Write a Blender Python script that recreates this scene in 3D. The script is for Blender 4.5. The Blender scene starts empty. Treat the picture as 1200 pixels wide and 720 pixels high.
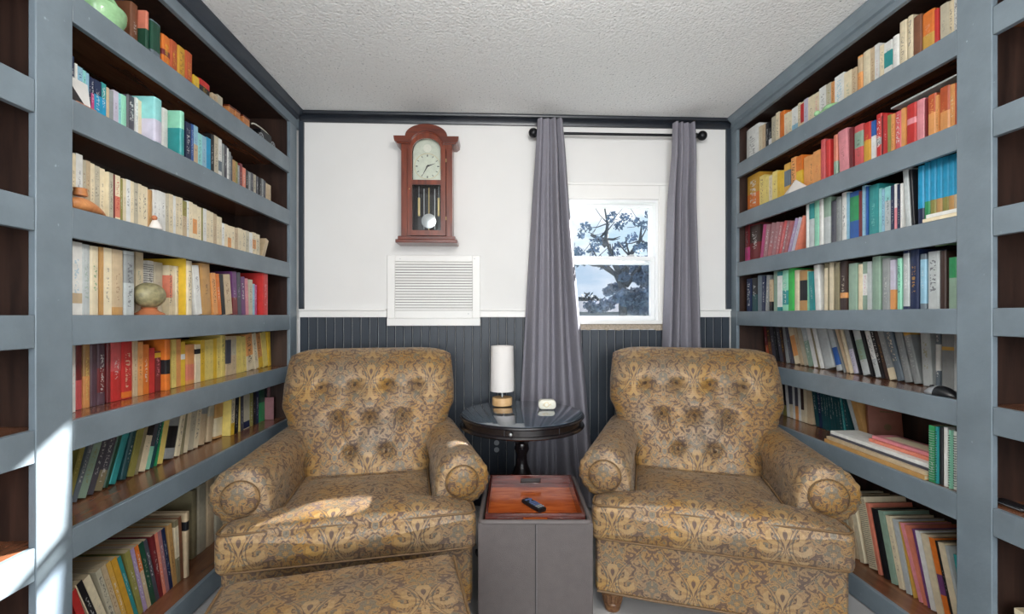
import bpy, bmesh, math, random
from mathutils import Vector, Matrix, noise
PI = math.pi
random.seed(7)
SC = bpy.context.scene
COL = SC.collection
# ------------------------------------------------------------------ camera, world, lights, exposure
CAM_H = 1.21
YAW = math.radians(2.4)
F = 530.0
cd = bpy.data.cameras.new('camera'); cam = bpy.data.objects.new('camera', cd); COL.objects.link(cam)
cam.location = (0, 0, CAM_H); cam.rotation_euler = (PI/2, 0, -YAW)
cd.sensor_width = 36; cd.lens = 36*F/1200; cd.shift_y = 9/1200; cd.clip_start = .02; cd.clip_end = 300
SC.camera = cam
SC.view_settings.view_transform = 'Standard'; SC.view_settings.look = 'None'
SC.view_settings.gamma = 1; SC.view_settings.use_curve_mapping = False
SC.view_settings.exposure = 0.0

w = bpy.data.worlds.new('sky'); SC.world = w; w.use_nodes = True
nt = w.node_tree; nt.nodes.clear()
def N(nt, typ, **kw):
    n = nt.nodes.new(typ)
    for k, v in kw.items():
        if k[0] == 'i' and k[1:].isdigit(): n.inputs[int(k[1:])].default_value = v
        elif hasattr(n, k): setattr(n, k, v)
        else: n.inputs[k.replace('_', ' ')].default_value = v
    return n
def ramp(nt, stops, interp='LINEAR'):
    n = nt.nodes.new('ShaderNodeValToRGB'); cr = n.color_ramp; cr.interpolation = interp
    while len(cr.elements) > 1: cr.elements.remove(cr.elements[-1])
    cr.elements[0].position = stops[0][0]; cr.elements[0].color = (*stops[0][1], 1)
    for p, c in stops[1:]:
        e = cr.elements.new(p); e.color = (*c, 1)
    return n
tc = N(nt, 'ShaderNodeTexCoord'); sep = N(nt, 'ShaderNodeSeparateXYZ')
L = nt.links.new
L(tc.outputs['Generated'], sep.inputs[0])
grad = ramp(nt, [(0.0, (.30, .33, .36)), (.49, (.50, .58, .66)), (.52, (.62, .76, .88)), (.75, (.25, .48, .78)), (1, (.12, .28, .6))])
ma = N(nt, 'ShaderNodeMath', operation='MULTIPLY_ADD', i1=.5, i2=.5); L(sep.outputs[2], ma.inputs[0]); L(ma.outputs[0], grad.inputs[0])
mp = N(nt, 'ShaderNodeMapping'); mp.inputs['Scale'].default_value = (1, 1, 2.6); L(tc.outputs['Generated'], mp.inputs[0])
cl = N(nt, 'ShaderNodeTexNoise', Scale=4.2, Detail=7.0, Roughness=.58); L(mp.outputs[0], cl.inputs['Vector'])
cr = ramp(nt, [(.44, (0, 0, 0)), (.60, (1, 1, 1))]); L(cl.outputs[0], cr.inputs[0])
mx = N(nt, 'ShaderNodeMixRGB'); mx.inputs[2].default_value = (.95, .97, 1, 1); L(cr.outputs[0], mx.inputs[0]); L(grad.outputs[0], mx.inputs[1])
bg = N(nt, 'ShaderNodeBackground', Strength=1.3); L(mx.outputs[0], bg.inputs[0])
wo = N(nt, 'ShaderNodeOutputWorld'); L(bg.outputs[0], wo.inputs[0])

def light(name, typ, loc, energy, color=(1, 1, 1), **kw):
    d = bpy.data.lights.new(name, typ); d.energy = energy; d.color = color
    o = bpy.data.objects.new(name, d); COL.objects.link(o); o.location = loc
    for k, v in kw.items(): setattr(d, k, v)
    return o
def aim(o, d): o.rotation_euler = Vector(d).to_track_quat('-Z', 'Y').to_euler()
sun = light('sun', 'SUN', (4, 6, 6), 46.0, (1, .95, .9), angle=math.radians(.8)); aim(sun, (-1.18, -1, -.625))
# unseen fill lights added behind the camera: broad rear panel and soft points
rear = light('added_fill_rear', 'AREA', (.15, -2.35, 1.45), 88, (.93, .97, 1), shape='RECTANGLE', size=2.6, size_y=1.7); aim(rear, (0, 1, -.02))
fillA = light('added_fill_left', 'POINT', (-.55, -.6, 1.42), 15, (1, .96, .91), shadow_soft_size=.16)
fillB = light('added_fill_right', 'POINT', (.85, -.6, 1.42), 18, (1, .96, .91), shadow_soft_size=.16)

fillC = light('added_fill_overhead', 'POINT', (.2, .72, 2.12), 44, (1, .96, .91), shadow_soft_size=.14)  # unseen overhead fill added to brighten the seat tops
# ------------------------------------------------------------------ geometry helpers
cY, sY = math.cos(YAW), math.sin(YAW)
def ray(px, py):
    X = (px-600)/F
    return (X*cY+sY, cY-X*sY, (369-py)/F)
def onx(px, py, xp):              # point where the line of sight meets the plane x = xp
    d = ray(px, py); t = xp/d[0]
    return Vector((xp, d[1]*t, CAM_H+d[2]*t))
def ony(px, py, yp):
    d = ray(px, py); t = yp/d[1]
    return Vector((d[0]*t, yp, CAM_H+d[2]*t))
def onz(px, py, zp):
    d = ray(px, py); t = (zp-CAM_H)/d[2]
    return Vector((d[0]*t, d[1]*t, zp))

class MB:
    def __init__(s): s.v = []; s.f = []; s.m = []; s.uv = []; s.hasuv = False
    def add(s, vs, fs, m=0, uvs=None):
        b = len(s.v); s.v += [tuple(v) for v in vs]
        for i, f in enumerate(fs):
            s.f.append([b+k for k in f]); s.m.append(m); s.uv.append(uvs[i] if uvs else None)
            if uvs: s.hasuv = True
        return s
    def box(s, x0, x1, y0, y1, z0, z1, m=0, rot=None, c=None):
        vs = [Vector((x, y, z)) for z in (z0, z1) for y in (y0, y1) for x in (x0, x1)]
        if rot is not None:
            c = Vector(c) if c is not None else Vector(((x0+x1)/2, (y0+y1)/2, (z0+z1)/2))
            vs = [rot @ (v-c)+c for v in vs]
        return s.add(vs, [(0, 2, 3, 1), (4, 5, 7, 6), (0, 1, 5, 4), (2, 6, 7, 3), (0, 4, 6, 2), (1, 3, 7, 5)], m)
    def lathe(s, prof, n=24, c=(0, 0, 0), m=0, sx=1, sy=1, axis='z'):
        vs = []; fs = []
        for r, z in prof:
            for k in range(n):
                a = 2*PI*k/n; p = (r*math.cos(a)*sx, r*math.sin(a)*sy, z)
                if axis == 'y': p = (p[0], p[2], p[1])
                if axis == 'x': p = (p[2], p[0], p[1])
                vs.append((c[0]+p[0], c[1]+p[1], c[2]+p[2]))
        for i in range(len(prof)-1):
            for k in range(n):
                fs.append((i*n+k, i*n+(k+1) % n, (i+1)*n+(k+1) % n, (i+1)*n+k))
        fs.append(tuple(range(n-1, -1, -1))); fs.append(tuple((len(prof)-1)*n+k for k in range(n)))
        return s.add(vs, fs, m)
    def tube(s, pts, r, n=8, m=0, closed=False):
        pts = [Vector(p) for p in pts]; vs = []; fs = []; P = len(pts)
        for i, p in enumerate(pts):
            a = pts[(i-1) % P] if (closed or i > 0) else p
            b = pts[(i+1) % P] if (closed or i < P-1) else p
            t = (b-a).normalized() if (b-a).length > 1e-9 else Vector((0, 0, 1))
            u = t.cross(Vector((0, 0, 1))) if abs(t.z) < .95 else t.cross(Vector((0, 1, 0)))
            u.normalize(); v = t.cross(u)
            rr = r[i] if isinstance(r, (list, tuple)) else r
            for k in range(n):
                an = 2*PI*k/n; vs.append(p+u*math.cos(an)*rr+v*math.sin(an)*rr)
        for i in range(P if closed else P-1):
            j = (i+1) % P
            for k in range(n): fs.append((i*n+k, i*n+(k+1) % n, j*n+(k+1) % n, j*n+k))
        if not closed:
            fs.append(tuple(range(n-1, -1, -1))); fs.append(tuple((P-1)*n+k for k in range(n)))
        return s.add(vs, fs, m)
    def prism(s, poly, axis, a, b, m=0):          # poly in the other two axes, extruded from a to b
        n = len(poly); vs = []
        for t in (a, b):
            for (p, q) in poly:
                vs.append({'x': (t, p, q), 'y': (p, t, q), 'z': (p, q, t)}[axis])
        fs = [tuple(range(n-1, -1, -1)), tuple(range(n, 2*n))]+[(k, (k+1) % n, n+(k+1) % n, n+k) for k in range(n)]
        return s.add(vs, fs, m)
    def rings(s, R, cap=True, m=0, uv=None):      # list of closed rings of equal length
        n = len(R[0]); vs = [v for r in R for v in r]; fs = []; uvs = []
        for i in range(len(R)-1):
            for k in range(n):
                k2 = (k+1) % n
                fs.append((i*n+k, i*n+k2, (i+1)*n+k2, (i+1)*n+k))
        if cap: fs.append(tuple(range(n-1, -1, -1))); fs.append(tuple((len(R)-1)*n+k for k in range(n)))
        return s.add(vs, fs, m)
    def sphere(s, c, r, n=16, m=0, sc=(1, 1, 1)):
        pr = [(max(1e-4, math.sin(PI*i/(n//2)))*r, -math.cos(PI*i/(n//2))*r*sc[2]) for i in range(n//2+1)]
        return s.lathe(pr, n, c, m, sc[0], sc[1])
    def mesh(s, name, mats, smooth=None, recalc=True):
        me = bpy.data.meshes.new(name); me.from_pydata(s.v, [], s.f)
        for mt in (mats if isinstance(mats, (list, tuple)) else [mats]): me.materials.append(mt)
        me.polygons.foreach_set('material_index', s.m)
        if s.hasuv:
            ul = me.uv_layers.new(name='UVMap'); li = 0
            for f, u in zip(s.f, s.uv):
                for k in range(len(f)):
                    ul.data[li].uv = u[k] if u else (9, 9)
                    li += 1
        if recalc:
            bm = bmesh.new(); bm.from_mesh(me); bmesh.ops.recalc_face_normals(bm, faces=bm.faces); bm.to_mesh(me); bm.free()
        if smooth is not None:
            me.polygons.foreach_set('use_smooth', [True]*len(me.polygons))
            me.set_sharp_from_angle(angle=math.radians(smooth))
        me.update(); return me
    def build(s, name, mats, parent=None, smooth=None, bevel=0, seg=2, recalc=True):
        o = bpy.data.objects.new(name, s.mesh(name, mats, smooth, recalc)); COL.objects.link(o)
        if parent: o.parent = parent
        if bevel:
            b = o.modifiers.new('bevel', 'BEVEL'); b.width = bevel; b.segments = seg; b.limit_method = 'ANGLE'; b.angle_limit = math.radians(35)
            if smooth is None: o.data.polygons.foreach_set('use_smooth', [True]*len(o.data.polygons)); o.data.set_sharp_from_angle(angle=math.radians(40))
        return o
def tag(o, label=None, cat=None, group=None, kind=None):
    if label: o['label'] = label
    if cat: o['category'] = cat
    if group: o['group'] = group
    if kind: o['kind'] = kind
    return o
def empty(name, loc=(0, 0, 0), rz=0, label=None, cat=None, group=None):
    o = bpy.data.objects.new(name, None); COL.objects.link(o); o.location = loc; o.rotation_euler = (0, 0, rz); o.empty_display_size = .05
    return tag(o, label, cat, group)
def struct(o): o['kind'] = 'structure'; return o
def boxuv(me, scale=1.0, ox=0, oy=0):
    ul = me.uv_layers.new(name='UVMap')
    for p in me.polygons:
        n = p.normal; a = max(range(3), key=lambda i: abs(n[i]))
        for li in p.loop_indices:
            c = me.vertices[me.loops[li].vertex_index].co
            q = {0: (c.y, c.z), 1: (c.x, c.z), 2: (c.x, c.y)}[a]
            ul.data[li].uv = (q[0]*scale+ox, q[1]*scale+oy)

# ------------------------------------------------------------------ materials
def srgb(h):
    h = h.lstrip('#'); c = [int(h[i:i+2], 16)/255 for i in (0, 2, 4)]
    return tuple(x/12.92 if x <= .04045 else ((x+.055)/1.055)**2.4 for x in c)
def newmat(name):
    m = bpy.data.materials.new(name); m.use_nodes = True; t = m.node_tree
    return m, t, t.nodes['Principled BSDF']
def plain(name, col, rough=.5, metal=0, var=.08, scale=20, bump=0, bscale=200, coat=0, spec=.5):
    m, t, b = newmat(name); l = t.links.new
    tcn = N(t, 'ShaderNodeTexCoord'); nz = N(t, 'ShaderNodeTexNoise', Scale=scale, Detail=4.0); l(tcn.outputs['Object'], nz.inputs['Vector'])
    c = Vector(col); r = ramp(t, [(.3, tuple(c*(1-var))), (.7, tuple(c*(1+var)))]); l(nz.outputs[0], r.inputs[0]); l(r.outputs[0], b.inputs['Base Color'])
    b.inputs['Roughness'].default_value = rough; b.inputs['Metallic'].default_value = metal
    b.inputs['Coat Weight'].default_value = coat; b.inputs['Specular IOR Level'].default_value = spec
    if bump:
        nb = N(t, 'ShaderNodeTexNoise', Scale=bscale, Detail=3.0); l(tcn.outputs['Object'], nb.inputs['Vector'])
        bp = N(t, 'ShaderNodeBump', Strength=bump, Distance=.004); l(nb.outputs[0], bp.inputs['Height']); l(bp.outputs[0], b.inputs['Normal'])
    return m
def wood(name, c1, c2, rough=.4, scale=(1, 12, 12), coat=0, ns=3.0):
    m, t, b = newmat(name); l = t.links.new
    tcn = N(t, 'ShaderNodeTexCoord'); mpn = N(t, 'ShaderNodeMapping'); mpn.inputs['Scale'].default_value = scale
    l(tcn.outputs['Object'], mpn.inputs[0]); nz = N(t, 'ShaderNodeTexNoise', Scale=ns, Detail=6.0, Roughness=.6, Distortion=.6); l(mpn.outputs[0], nz.inputs['Vector'])
    r = ramp(t, [(.3, c1), (.7, c2)]); l(nz.outputs[0], r.inputs[0]); l(r.outputs[0], b.inputs['Base Color'])
    b.inputs['Roughness'].default_value = rough; b.inputs['Coat Weight'].default_value = coat; b.inputs['Coat Roughness'].default_value = .15
    bp = N(t, 'ShaderNodeBump', Strength=.15, Distance=.002); l(nz.outputs[0], bp.inputs['Height']); l(bp.outputs[0], b.inputs['Normal'])
    return m
M = {}
def paint(name, col):             # brushed slate paint on old boards: faint grain, dents, worn spots
    m, t, b = newmat(name); l = t.links.new
    tcn = N(t, 'ShaderNodeTexCoord')
    n1 = N(t, 'ShaderNodeTexNoise', Scale=6.0, Detail=5.0, Roughness=.6); l(tcn.outputs['Object'], n1.inputs['Vector'])
    r = ramp(t, [(.3, tuple(Vector(col)*.86)), (.7, tuple(Vector(col)*1.14))]); l(n1.outputs[0], r.inputs[0])
    n2 = N(t, 'ShaderNodeTexNoise', Scale=38.0, Detail=3.0); l(tcn.outputs['Object'], n2.inputs['Vector'])
    r2 = ramp(t, [(.72, (0, 0, 0)), (.78, (1, 1, 1))]); l(n2.outputs[0], r2.inputs[0])
    mm = N(t, 'ShaderNodeMixRGB'); mm.inputs[2].default_value = (*[min(1, c*1.9) for c in col], 1); l(r2.outputs[0], mm.inputs[0]); l(r.outputs[0], mm.inputs[1])
    l(mm.outputs[0], b.inputs['Base Color']); b.inputs['Roughness'].default_value = .38
    n3 = N(t, 'ShaderNodeTexNoise', Scale=90.0, Detail=4.0); l(tcn.outputs['Object'], n3.inputs['Vector'])
    bp = N(t, 'ShaderNodeBump', Strength=.25, Distance=.002); l(n3.outputs[0], bp.inputs['Height']); l(bp.outputs[0], b.inputs['Normal'])
    return m
M['slate'] = paint('slate_paint', srgb('#727f88'))
M['slate_dark'] = plain('dark_slate_paint', srgb('#2b333d'), .45, var=.12, scale=8, bump=.1)
M['crown'] = plain('black_blue_gloss_paint', srgb('#1f242c'), .3, var=.15, scale=9)
M['stain'] = wood('dark_stained_panel', srgb('#241916'), srgb('#432f27'), .42, (9, 9, 1))
M['shelf_top'] = wood('varnished_shelf_board', srgb('#5e3a28'), srgb('#8e5c40'), .22, (6, 1, 6), coat=.4)
M['wall'] = plain('white_wall_paint', srgb('#e6e5e3'), .7, var=.015, scale=5, bump=.15, bscale=260)
M['trim'] = plain('white_trim_paint', srgb('#efeeeb'), .4, var=.01)
M['vinyl'] = plain('white_window_vinyl', srgb('#eef0f1'), .35, var=.01)
M['floor'] = plain('pale_grey_floor', srgb('#b9b7b6'), .45, var=.06, scale=3)
def ceiling_mat():
    m, t, b = newmat('popcorn_ceiling'); l = t.links.new
    tcn = N(t, 'ShaderNodeTexCoord')
    v = N(t, 'ShaderNodeTexVoronoi', Scale=85.0); l(tcn.outputs['Object'], v.inputs['Vector'])
    n = N(t, 'ShaderNodeTexNoise', Scale=85.0, Detail=3.0, Roughness=.6); l(tcn.outputs['Object'], n.inputs['Vector'])
    r = ramp(t, [(.30, srgb('#9a9da0')), (.37, srgb('#e4e6e6')), (1, srgb('#f0f1f1'))])
    l(n.outputs[0], r.inputs[0]); l(r.outputs[0], b.inputs['Base Color'])
    mu = N(t, 'ShaderNodeMath', operation='SUBTRACT'); l(n.outputs[0], mu.inputs[0]); l(v.outputs[0], mu.inputs[1])
    bp = N(t, 'ShaderNodeBump', Strength=.45, Distance=.006); l(mu.outputs[0], bp.inputs['Height']); l(bp.outputs[0], b.inputs['Normal'])
    b.inputs['Roughness'].default_value = .9
    return m
M['ceiling'] = ceiling_mat()
def book_mat():
    m, t, b = newmat('book_cover'); l = t.links.new
    oi = N(t, 'ShaderNodeObjectInfo'); uvn = N(t, 'ShaderNodeUVMap', uv_map='UVMap'); sp = N(t, 'ShaderNodeSeparateXYZ'); l(uvn.outputs[0], sp.inputs[0])
    def attr(nm): return N(t, 'ShaderNodeAttribute', attribute_type='OBJECT', attribute_name=nm)
    ink, bnd, rng = attr('ink'), attr('band'), attr('range')
    def math_(op, a, bb=None, c=None):
        n = N(t, 'ShaderNodeMath', operation=op)
        for i, x in enumerate((a, bb, c)):
            if x is None: continue
            if isinstance(x, (int, float)): n.inputs[i].default_value = x
            else: l(x, n.inputs[i])
        return n.outputs[0]
    u, v = sp.outputs[0], sp.outputs[1]
    rs = N(t, 'ShaderNodeSeparateXYZ'); l(rng.outputs['Vector'], rs.inputs[0])
    inb = math_('MULTIPLY', math_('GREATER_THAN', v, rs.outputs[0]), math_('LESS_THAN', v, rs.outputs[1]))
    m1 = N(t, 'ShaderNodeMixRGB'); l(inb, m1.inputs[0]); l(oi.outputs['Color'], m1.inputs[1]); l(bnd.outputs['Color'], m1.inputs[2])
    # lettering: little strokes running along the spine, only inside a title field that differs from book to book
    rnd = oi.outputs['Random']
    cmb = N(t, 'ShaderNodeCombineXYZ'); l(math_('MULTIPLY', u, 4.0), cmb.inputs[0]); l(math_('MULTIPLY', v, 34.0), cmb.inputs[1]); l(math_('MULTIPLY', rnd, 90.0), cmb.inputs[2])
    nz = N(t, 'ShaderNodeTexNoise', Scale=1.0, Detail=1.0); l(cmb.outputs[0], nz.inputs['Vector'])
    gl = math_('GREATER_THAN', nz.outputs[0], .56)
    lo = math_('MULTIPLY_ADD', rnd, .3, .12); r2 = math_('FRACT', math_('MULTIPLY', rnd, 17.3)); hi = math_('MULTIPLY_ADD', r2, .3, .62)
    fld = math_('MULTIPLY', math_('GREATER_THAN', v, lo), math_('LESS_THAN', v, hi))
    cen = math_('LESS_THAN', math_('ABSOLUTE', math_('SUBTRACT', u, .5)), math_('MULTIPLY_ADD', r2, .12, .14))
    on = math_('MULTIPLY', math_('MULTIPLY', gl, fld), cen); on = math_('MULTIPLY', math_('MULTIPLY', on, rs.outputs[2]), math_('MULTIPLY_ADD', r2, .4, .4))
    m2 = N(t, 'ShaderNodeMixRGB'); l(on, m2.inputs[0]); l(m1.outputs[0], m2.inputs[1]); l(ink.outputs['Color'], m2.inputs[2])
    # wear
    tcn = N(t, 'ShaderNodeTexCoord'); wz = N(t, 'ShaderNodeTexNoise', Scale=35.0, Detail=4.0); l(tcn.outputs['Object'], wz.inputs['Vector'])
    hs = N(t, 'ShaderNodeHueSaturation'); l(m2.outputs[0], hs.inputs['Color']); l(math_('MULTIPLY_ADD', wz.outputs[0], .5, .75), hs.inputs['Value'])
    l(hs.outputs[0], b.inputs['Base Color']); b.inputs['Roughness'].default_value = .42
    return m
M['book'] = book_mat()
def pages_mat():
    m, t, b = newmat('book_pages'); l = t.links.new
    tcn = N(t, 'ShaderNodeTexCoord'); wv = N(t, 'ShaderNodeTexWave', Scale=260.0, bands_direction='Y'); l(tcn.outputs['Object'], wv.inputs['Vector'])
    r = ramp(t, [(0, srgb('#9a8b70')), (1, srgb('#c4b698'))]); l(wv.outputs[0], r.inputs[0]); l(r.outputs[0], b.inputs['Base Color']); b.inputs['Roughness'].default_value = .8
    return m
M['pages'] = pages_mat()
def fabric(name):
    m, t, b = newmat(name); l = t.links.new
    def math_(op, a, bb=None, c=None):
        n = N(t, 'ShaderNodeMath', operation=op)
        for i, x in enumerate((a, bb, c)):
            if x is None: continue
            if isinstance(x, (int, float)): n.inputs[i].default_value = x
            else: l(x, n.inputs[i])
        return n.outputs[0]
    uvn = N(t, 'ShaderNodeUVMap', uv_map='UVMap'); sp = N(t, 'ShaderNodeSeparateXYZ'); l(uvn.outputs[0], sp.inputs[0])
    u, v = sp.outputs[0], sp.outputs[1]
    PX, PY = .15, .40
    mu = math_('PINGPONG', u, PX)                         # mirrored repeat, as a woven damask has
    row = math_('FLOOR', math_('DIVIDE', v, PY)); mv = math_('MODULO', math_('ADD', v, PY*20), PY)
    cm = N(t, 'ShaderNodeCombineXYZ'); l(mu, cm.inputs[0]); l(mv, cm.inputs[1])
    # leaves and scrolls
    n1 = N(t, 'ShaderNodeTexNoise', Scale=25.0, Detail=2.5, Roughness=.55, Distortion=1.9); l(cm.outputs[0], n1.inputs['Vector'])
    n2 = N(t, 'ShaderNodeTexNoise', Scale=40.0, Detail=2.0, Distortion=2.6); l(cm.outputs[0], n2.inputs['Vector'])
    # ogee framework: double arcs
    dx = math_('DIVIDE', math_('SUBTRACT', mu, PX*.5), PX*.5)
    og = math_('MULTIPLY', math_('COSINE', math_('MULTIPLY', mv, 2*PI/PY)), .78)
    dist = math_('ABSOLUTE', math_('SUBTRACT', dx, og))
    arc = math_('MULTIPLY', math_('LESS_THAN', dist, .10), math_('GREATER_THAN', dist, .055))
    # palmette: radial fans about the medallion centre
    cy = math_('SUBTRACT', mv, PY*.46); cx = math_('SUBTRACT', mu, 0.0)
    ang = math_('ARCTAN2', cx, cy); rad = math_('SQRT', math_('ADD', math_('MULTIPLY', cx, cx), math_('MULTIPLY', cy, cy)))
    fan = math_('SINE', math_('ADD', math_('MULTIPLY', ang, 9.0), math_('MULTIPLY', math_('SINE', math_('MULTIPLY', rad, 90.0)), 1.2)))
    infan = math_('LESS_THAN', rad, .085)
    fanv = math_('MULTIPLY', math_('GREATER_THAN', fan, .1), infan)
    base = ramp(t, [(.0, srgb('#513b2f')), (.405, srgb('#614734')), (.425, srgb('#2f1f15')), (.445, srgb('#8c6737')), (.555, srgb('#9f7b46')), (.572, srgb('#3b291c')), (.59, srgb('#726752')), (1, srgb('#6a6050'))]); l(n1.outputs[0], base.inputs[0])
    line = ramp(t, [(.44, (0, 0, 0)), (.46, (1, 1, 1)), (.475, (0, 0, 0)), (.56, (0, 0, 0)), (.575, (1, 1, 1)), (.59, (0, 0, 0))]); l(n2.outputs[0], line.inputs[0])
    a = N(t, 'ShaderNodeMixRGB'); a.inputs[2].default_value = (*srgb('#4b3222'), 1); l(math_('MULTIPLY', line.outputs[0], .85), a.inputs[0]); l(base.outputs[0], a.inputs[1])
    f = N(t, 'ShaderNodeMixRGB'); f.inputs[2].default_value = (*srgb('#ab874f'), 1); l(math_('MULTIPLY', fanv, .75), f.inputs[0]); l(a.outputs[0], f.inputs[1])
    g = N(t, 'ShaderNodeMixRGB'); g.inputs[2].default_value = (*srgb('#49342a'), 1); l(math_('MULTIPLY', arc, .7), g.inputs[0]); l(f.outputs[0], g.inputs[1])
    # slow colour drift of the weave
    tcn = N(t, 'ShaderNodeTexCoord'); n3 = N(t, 'ShaderNodeTexNoise', Scale=4.5, Detail=2.0); l(tcn.outputs['Object'], n3.inputs['Vector'])
    h = N(t, 'ShaderNodeHueSaturation'); l(g.outputs[0], h.inputs['Color']); l(math_('MULTIPLY_ADD', n3.outputs[0], .6, .72), h.inputs['Value']); l(math_('MULTIPLY_ADD', n3.outputs[0], .9, .5), h.inputs['Saturation'])
    l(h.outputs[0], b.inputs['Base Color'])
    sat = math_('MULTIPLY', math_('GREATER_THAN', n1.outputs[0], .435), math_('SUBTRACT', 1.0, math_('MULTIPLY', line.outputs[0], .8))); rr = math_('MULTIPLY_ADD', sat, -.27, .62); l(rr, b.inputs['Roughness']); l(math_('MULTIPLY', sat, .12), b.inputs['Metallic'])
    b.inputs['Specular IOR Level'].default_value = .8
    b.inputs['Sheen Weight'].default_value = .1; b.inputs['Sheen Roughness'].default_value = .4; b.inputs['Sheen Tint'].default_value = (.9, .92, .9, 1)
    wz = N(t, 'ShaderNodeTexNoise', Scale=900.0, Detail=1.0); l(tcn.outputs['Object'], wz.inputs['Vector'])
    hgt = math_('ADD', math_('MULTIPLY', n1.outputs[0], .8), math_('ADD', math_('MULTIPLY', line.outputs[0], -.5), math_('MULTIPLY', wz.outputs[0], .3)))
    bp = N(t, 'ShaderNodeBump', Strength=.45, Distance=.003); l(hgt, bp.inputs['Height']); l(bp.outputs[0], b.inputs['Normal'])
    return m
M['fabric'] = fabric('gold_damask_fabric')
M['piping'] = plain('bronze_piping', srgb('#6d5335'), .6, var=.25, scale=300)
M['button'] = plain('dark_tuft_button', srgb('#4c3826'), .6, var=.3, scale=200)
M['leg_wood'] = wood('carved_gilt_wood', srgb('#4c2c1c'), srgb('#86603c'), .35, (20, 20, 30))
M['dark_wood'] = wood('black_brown_table_wood', srgb('#120f11'), srgb('#241d1f'), .22, (4, 4, 20), coat=.5)
M['mahogany'] = wood('red_mahogany', srgb('#521f12'), srgb('#873c20'), .28, (14, 14, 1.5), coat=.5)
M['mahogany_h'] = wood('red_mahogany_rail', srgb('#4c1c12'), srgb('#7b361e'), .28, (1.5, 14, 14), coat=.5)
M['tray_wall'] = wood('dark_cherry_tray', srgb('#3c140f'), srgb('#652619'), .22, (2, 12, 12), coat=.6)
M['tray_floor'] = wood('cherry_tray_floor', srgb('#963f1b'), srgb('#cc6c33'), .2, (2, 10, 2), coat=.6)
M['leather'] = plain('taupe_leather', srgb('#5b5453'), .42, var=.07, scale=30, bump=.35, bscale=420)
M['curtain'] = plain('grey_curtain_fabric', srgb('#85838c'), .85, var=.04, scale=60, bump=.25, bscale=700)
M['black'] = plain('black_metal', srgb('#15161a'), .35, metal=.4)
M['plastic'] = plain('black_plastic', srgb('#16181c'), .35)
M['key'] = plain('blue_grey_keys', srgb('#5c6f9c'), .5)
M['steel'] = plain('brushed_steel', srgb('#c9cccd'), .3, metal=.6)
M['brass'] = plain('polished_brass', srgb('#d6c08a'), .3, metal=.55)
M['dial'] = plain('silvered_dial', srgb('#d3d6c6'), .35, metal=.2, var=.08, scale=30)
M['ivory'] = plain('ivory_ring', srgb('#e4e2d4'), .4)
M['shade'] = plain('white_linen_shade', srgb('#e9e5e2'), .85, var=.02, scale=400, bump=.2, bscale=900)
M['pale_wood'] = wood('pale_birch', srgb('#c89c6a'), srgb('#e0bb88'), .45, (3, 14, 14))
M['orn_wood'] = wood('carved_orange_wood', srgb('#a8653a'), srgb('#d8975f'), .4, (6, 14, 14))
M['glaze'] = plain('pale_green_glaze', srgb('#9fd09a'), .25, var=.25, scale=26, coat=.6)
M['stone'] = plain('speckled_stone', srgb('#8f8866'), .45, var=.38, scale=55)
M['terracotta'] = plain('terracotta', srgb('#b5704a'), .6)
M['shell'] = plain('white_shell', srgb('#e4ded8'), .4, var=.05)
M['paper'] = plain('white_paper', srgb('#dcdbd8'), .7)
M['silver'] = plain('silver_plastic', srgb('#a9adb2'), .3, metal=.3)
M['raw'] = plain('rough_plaster_strip', srgb('#b3a594'), .9, var=.3, scale=120, bump=.8, bscale=150)
M['shadowgap'] = plain('slat_gap_shade', srgb('#4a3f3d'), .8)
def glass(name, tint=(1, 1, 1), rough=0, spec=.5):
    m, t, b = newmat(name); l = t.links.new
    out = t.nodes['Material Output']; t.nodes.remove(b)
    tr = N(t, 'ShaderNodeBsdfTransparent'); tr.inputs[0].default_value = (*tint, 1)
    gl = N(t, 'ShaderNodeBsdfGlossy'); gl.inputs['Roughness'].default_value = rough
    fr = N(t, 'ShaderNodeFresnel', IOR=1.45); mxs = N(t, 'ShaderNodeMixShader')
    geo = N(t, 'ShaderNodeNewGeometry'); sb = N(t, 'ShaderNodeMath', operation='SUBTRACT', i0=1.0); l(geo.outputs['Backfacing'], sb.inputs[1]); ml = N(t, 'ShaderNodeMath', operation='MULTIPLY'); l(fr.outputs[0], ml.inputs[0]); l(sb.outputs[0], ml.inputs[1]); l(ml.outputs[0], mxs.inputs[0]); l(tr.outputs[0], mxs.inputs[1]); l(gl.outputs[0], mxs.inputs[2]); l(mxs.outputs[0], out.inputs[0])
    return m
M['glass'] = glass('clear_glass', (.97, .98, .98))
M['screen'] = glass('insect_screen', (.84, .86, .90), .6)
M['dark_glass'] = plain('dusty_glass_painted_reflection', srgb('#35424e'), .09, var=.2, scale=4, coat=1, spec=.9)  # blue-grey base paints the window's reflection into the dusty glass
M['bark'] = plain('tree_bark', srgb('#55595f'), .9, var=.3, scale=8)
M['leaf'] = plain('haze_tinted_leaves', srgb('#71839a'), .8, var=.4, scale=3)  # pale blue-grey puts the haze on the window view into the leaf colour
M['leaf2'] = plain('far_tree_leaves', srgb('#3f4c52'), .8, var=.4, scale=1)
M['grass'] = plain('lawn', srgb('#6d7a72'), .95, var=.2, scale=1)
M['roof'] = plain('house_roof', srgb('#4c5058'), .8, var=.1)
M['house'] = plain('house_wall', srgb('#a9b1b8'), .8)
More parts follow.
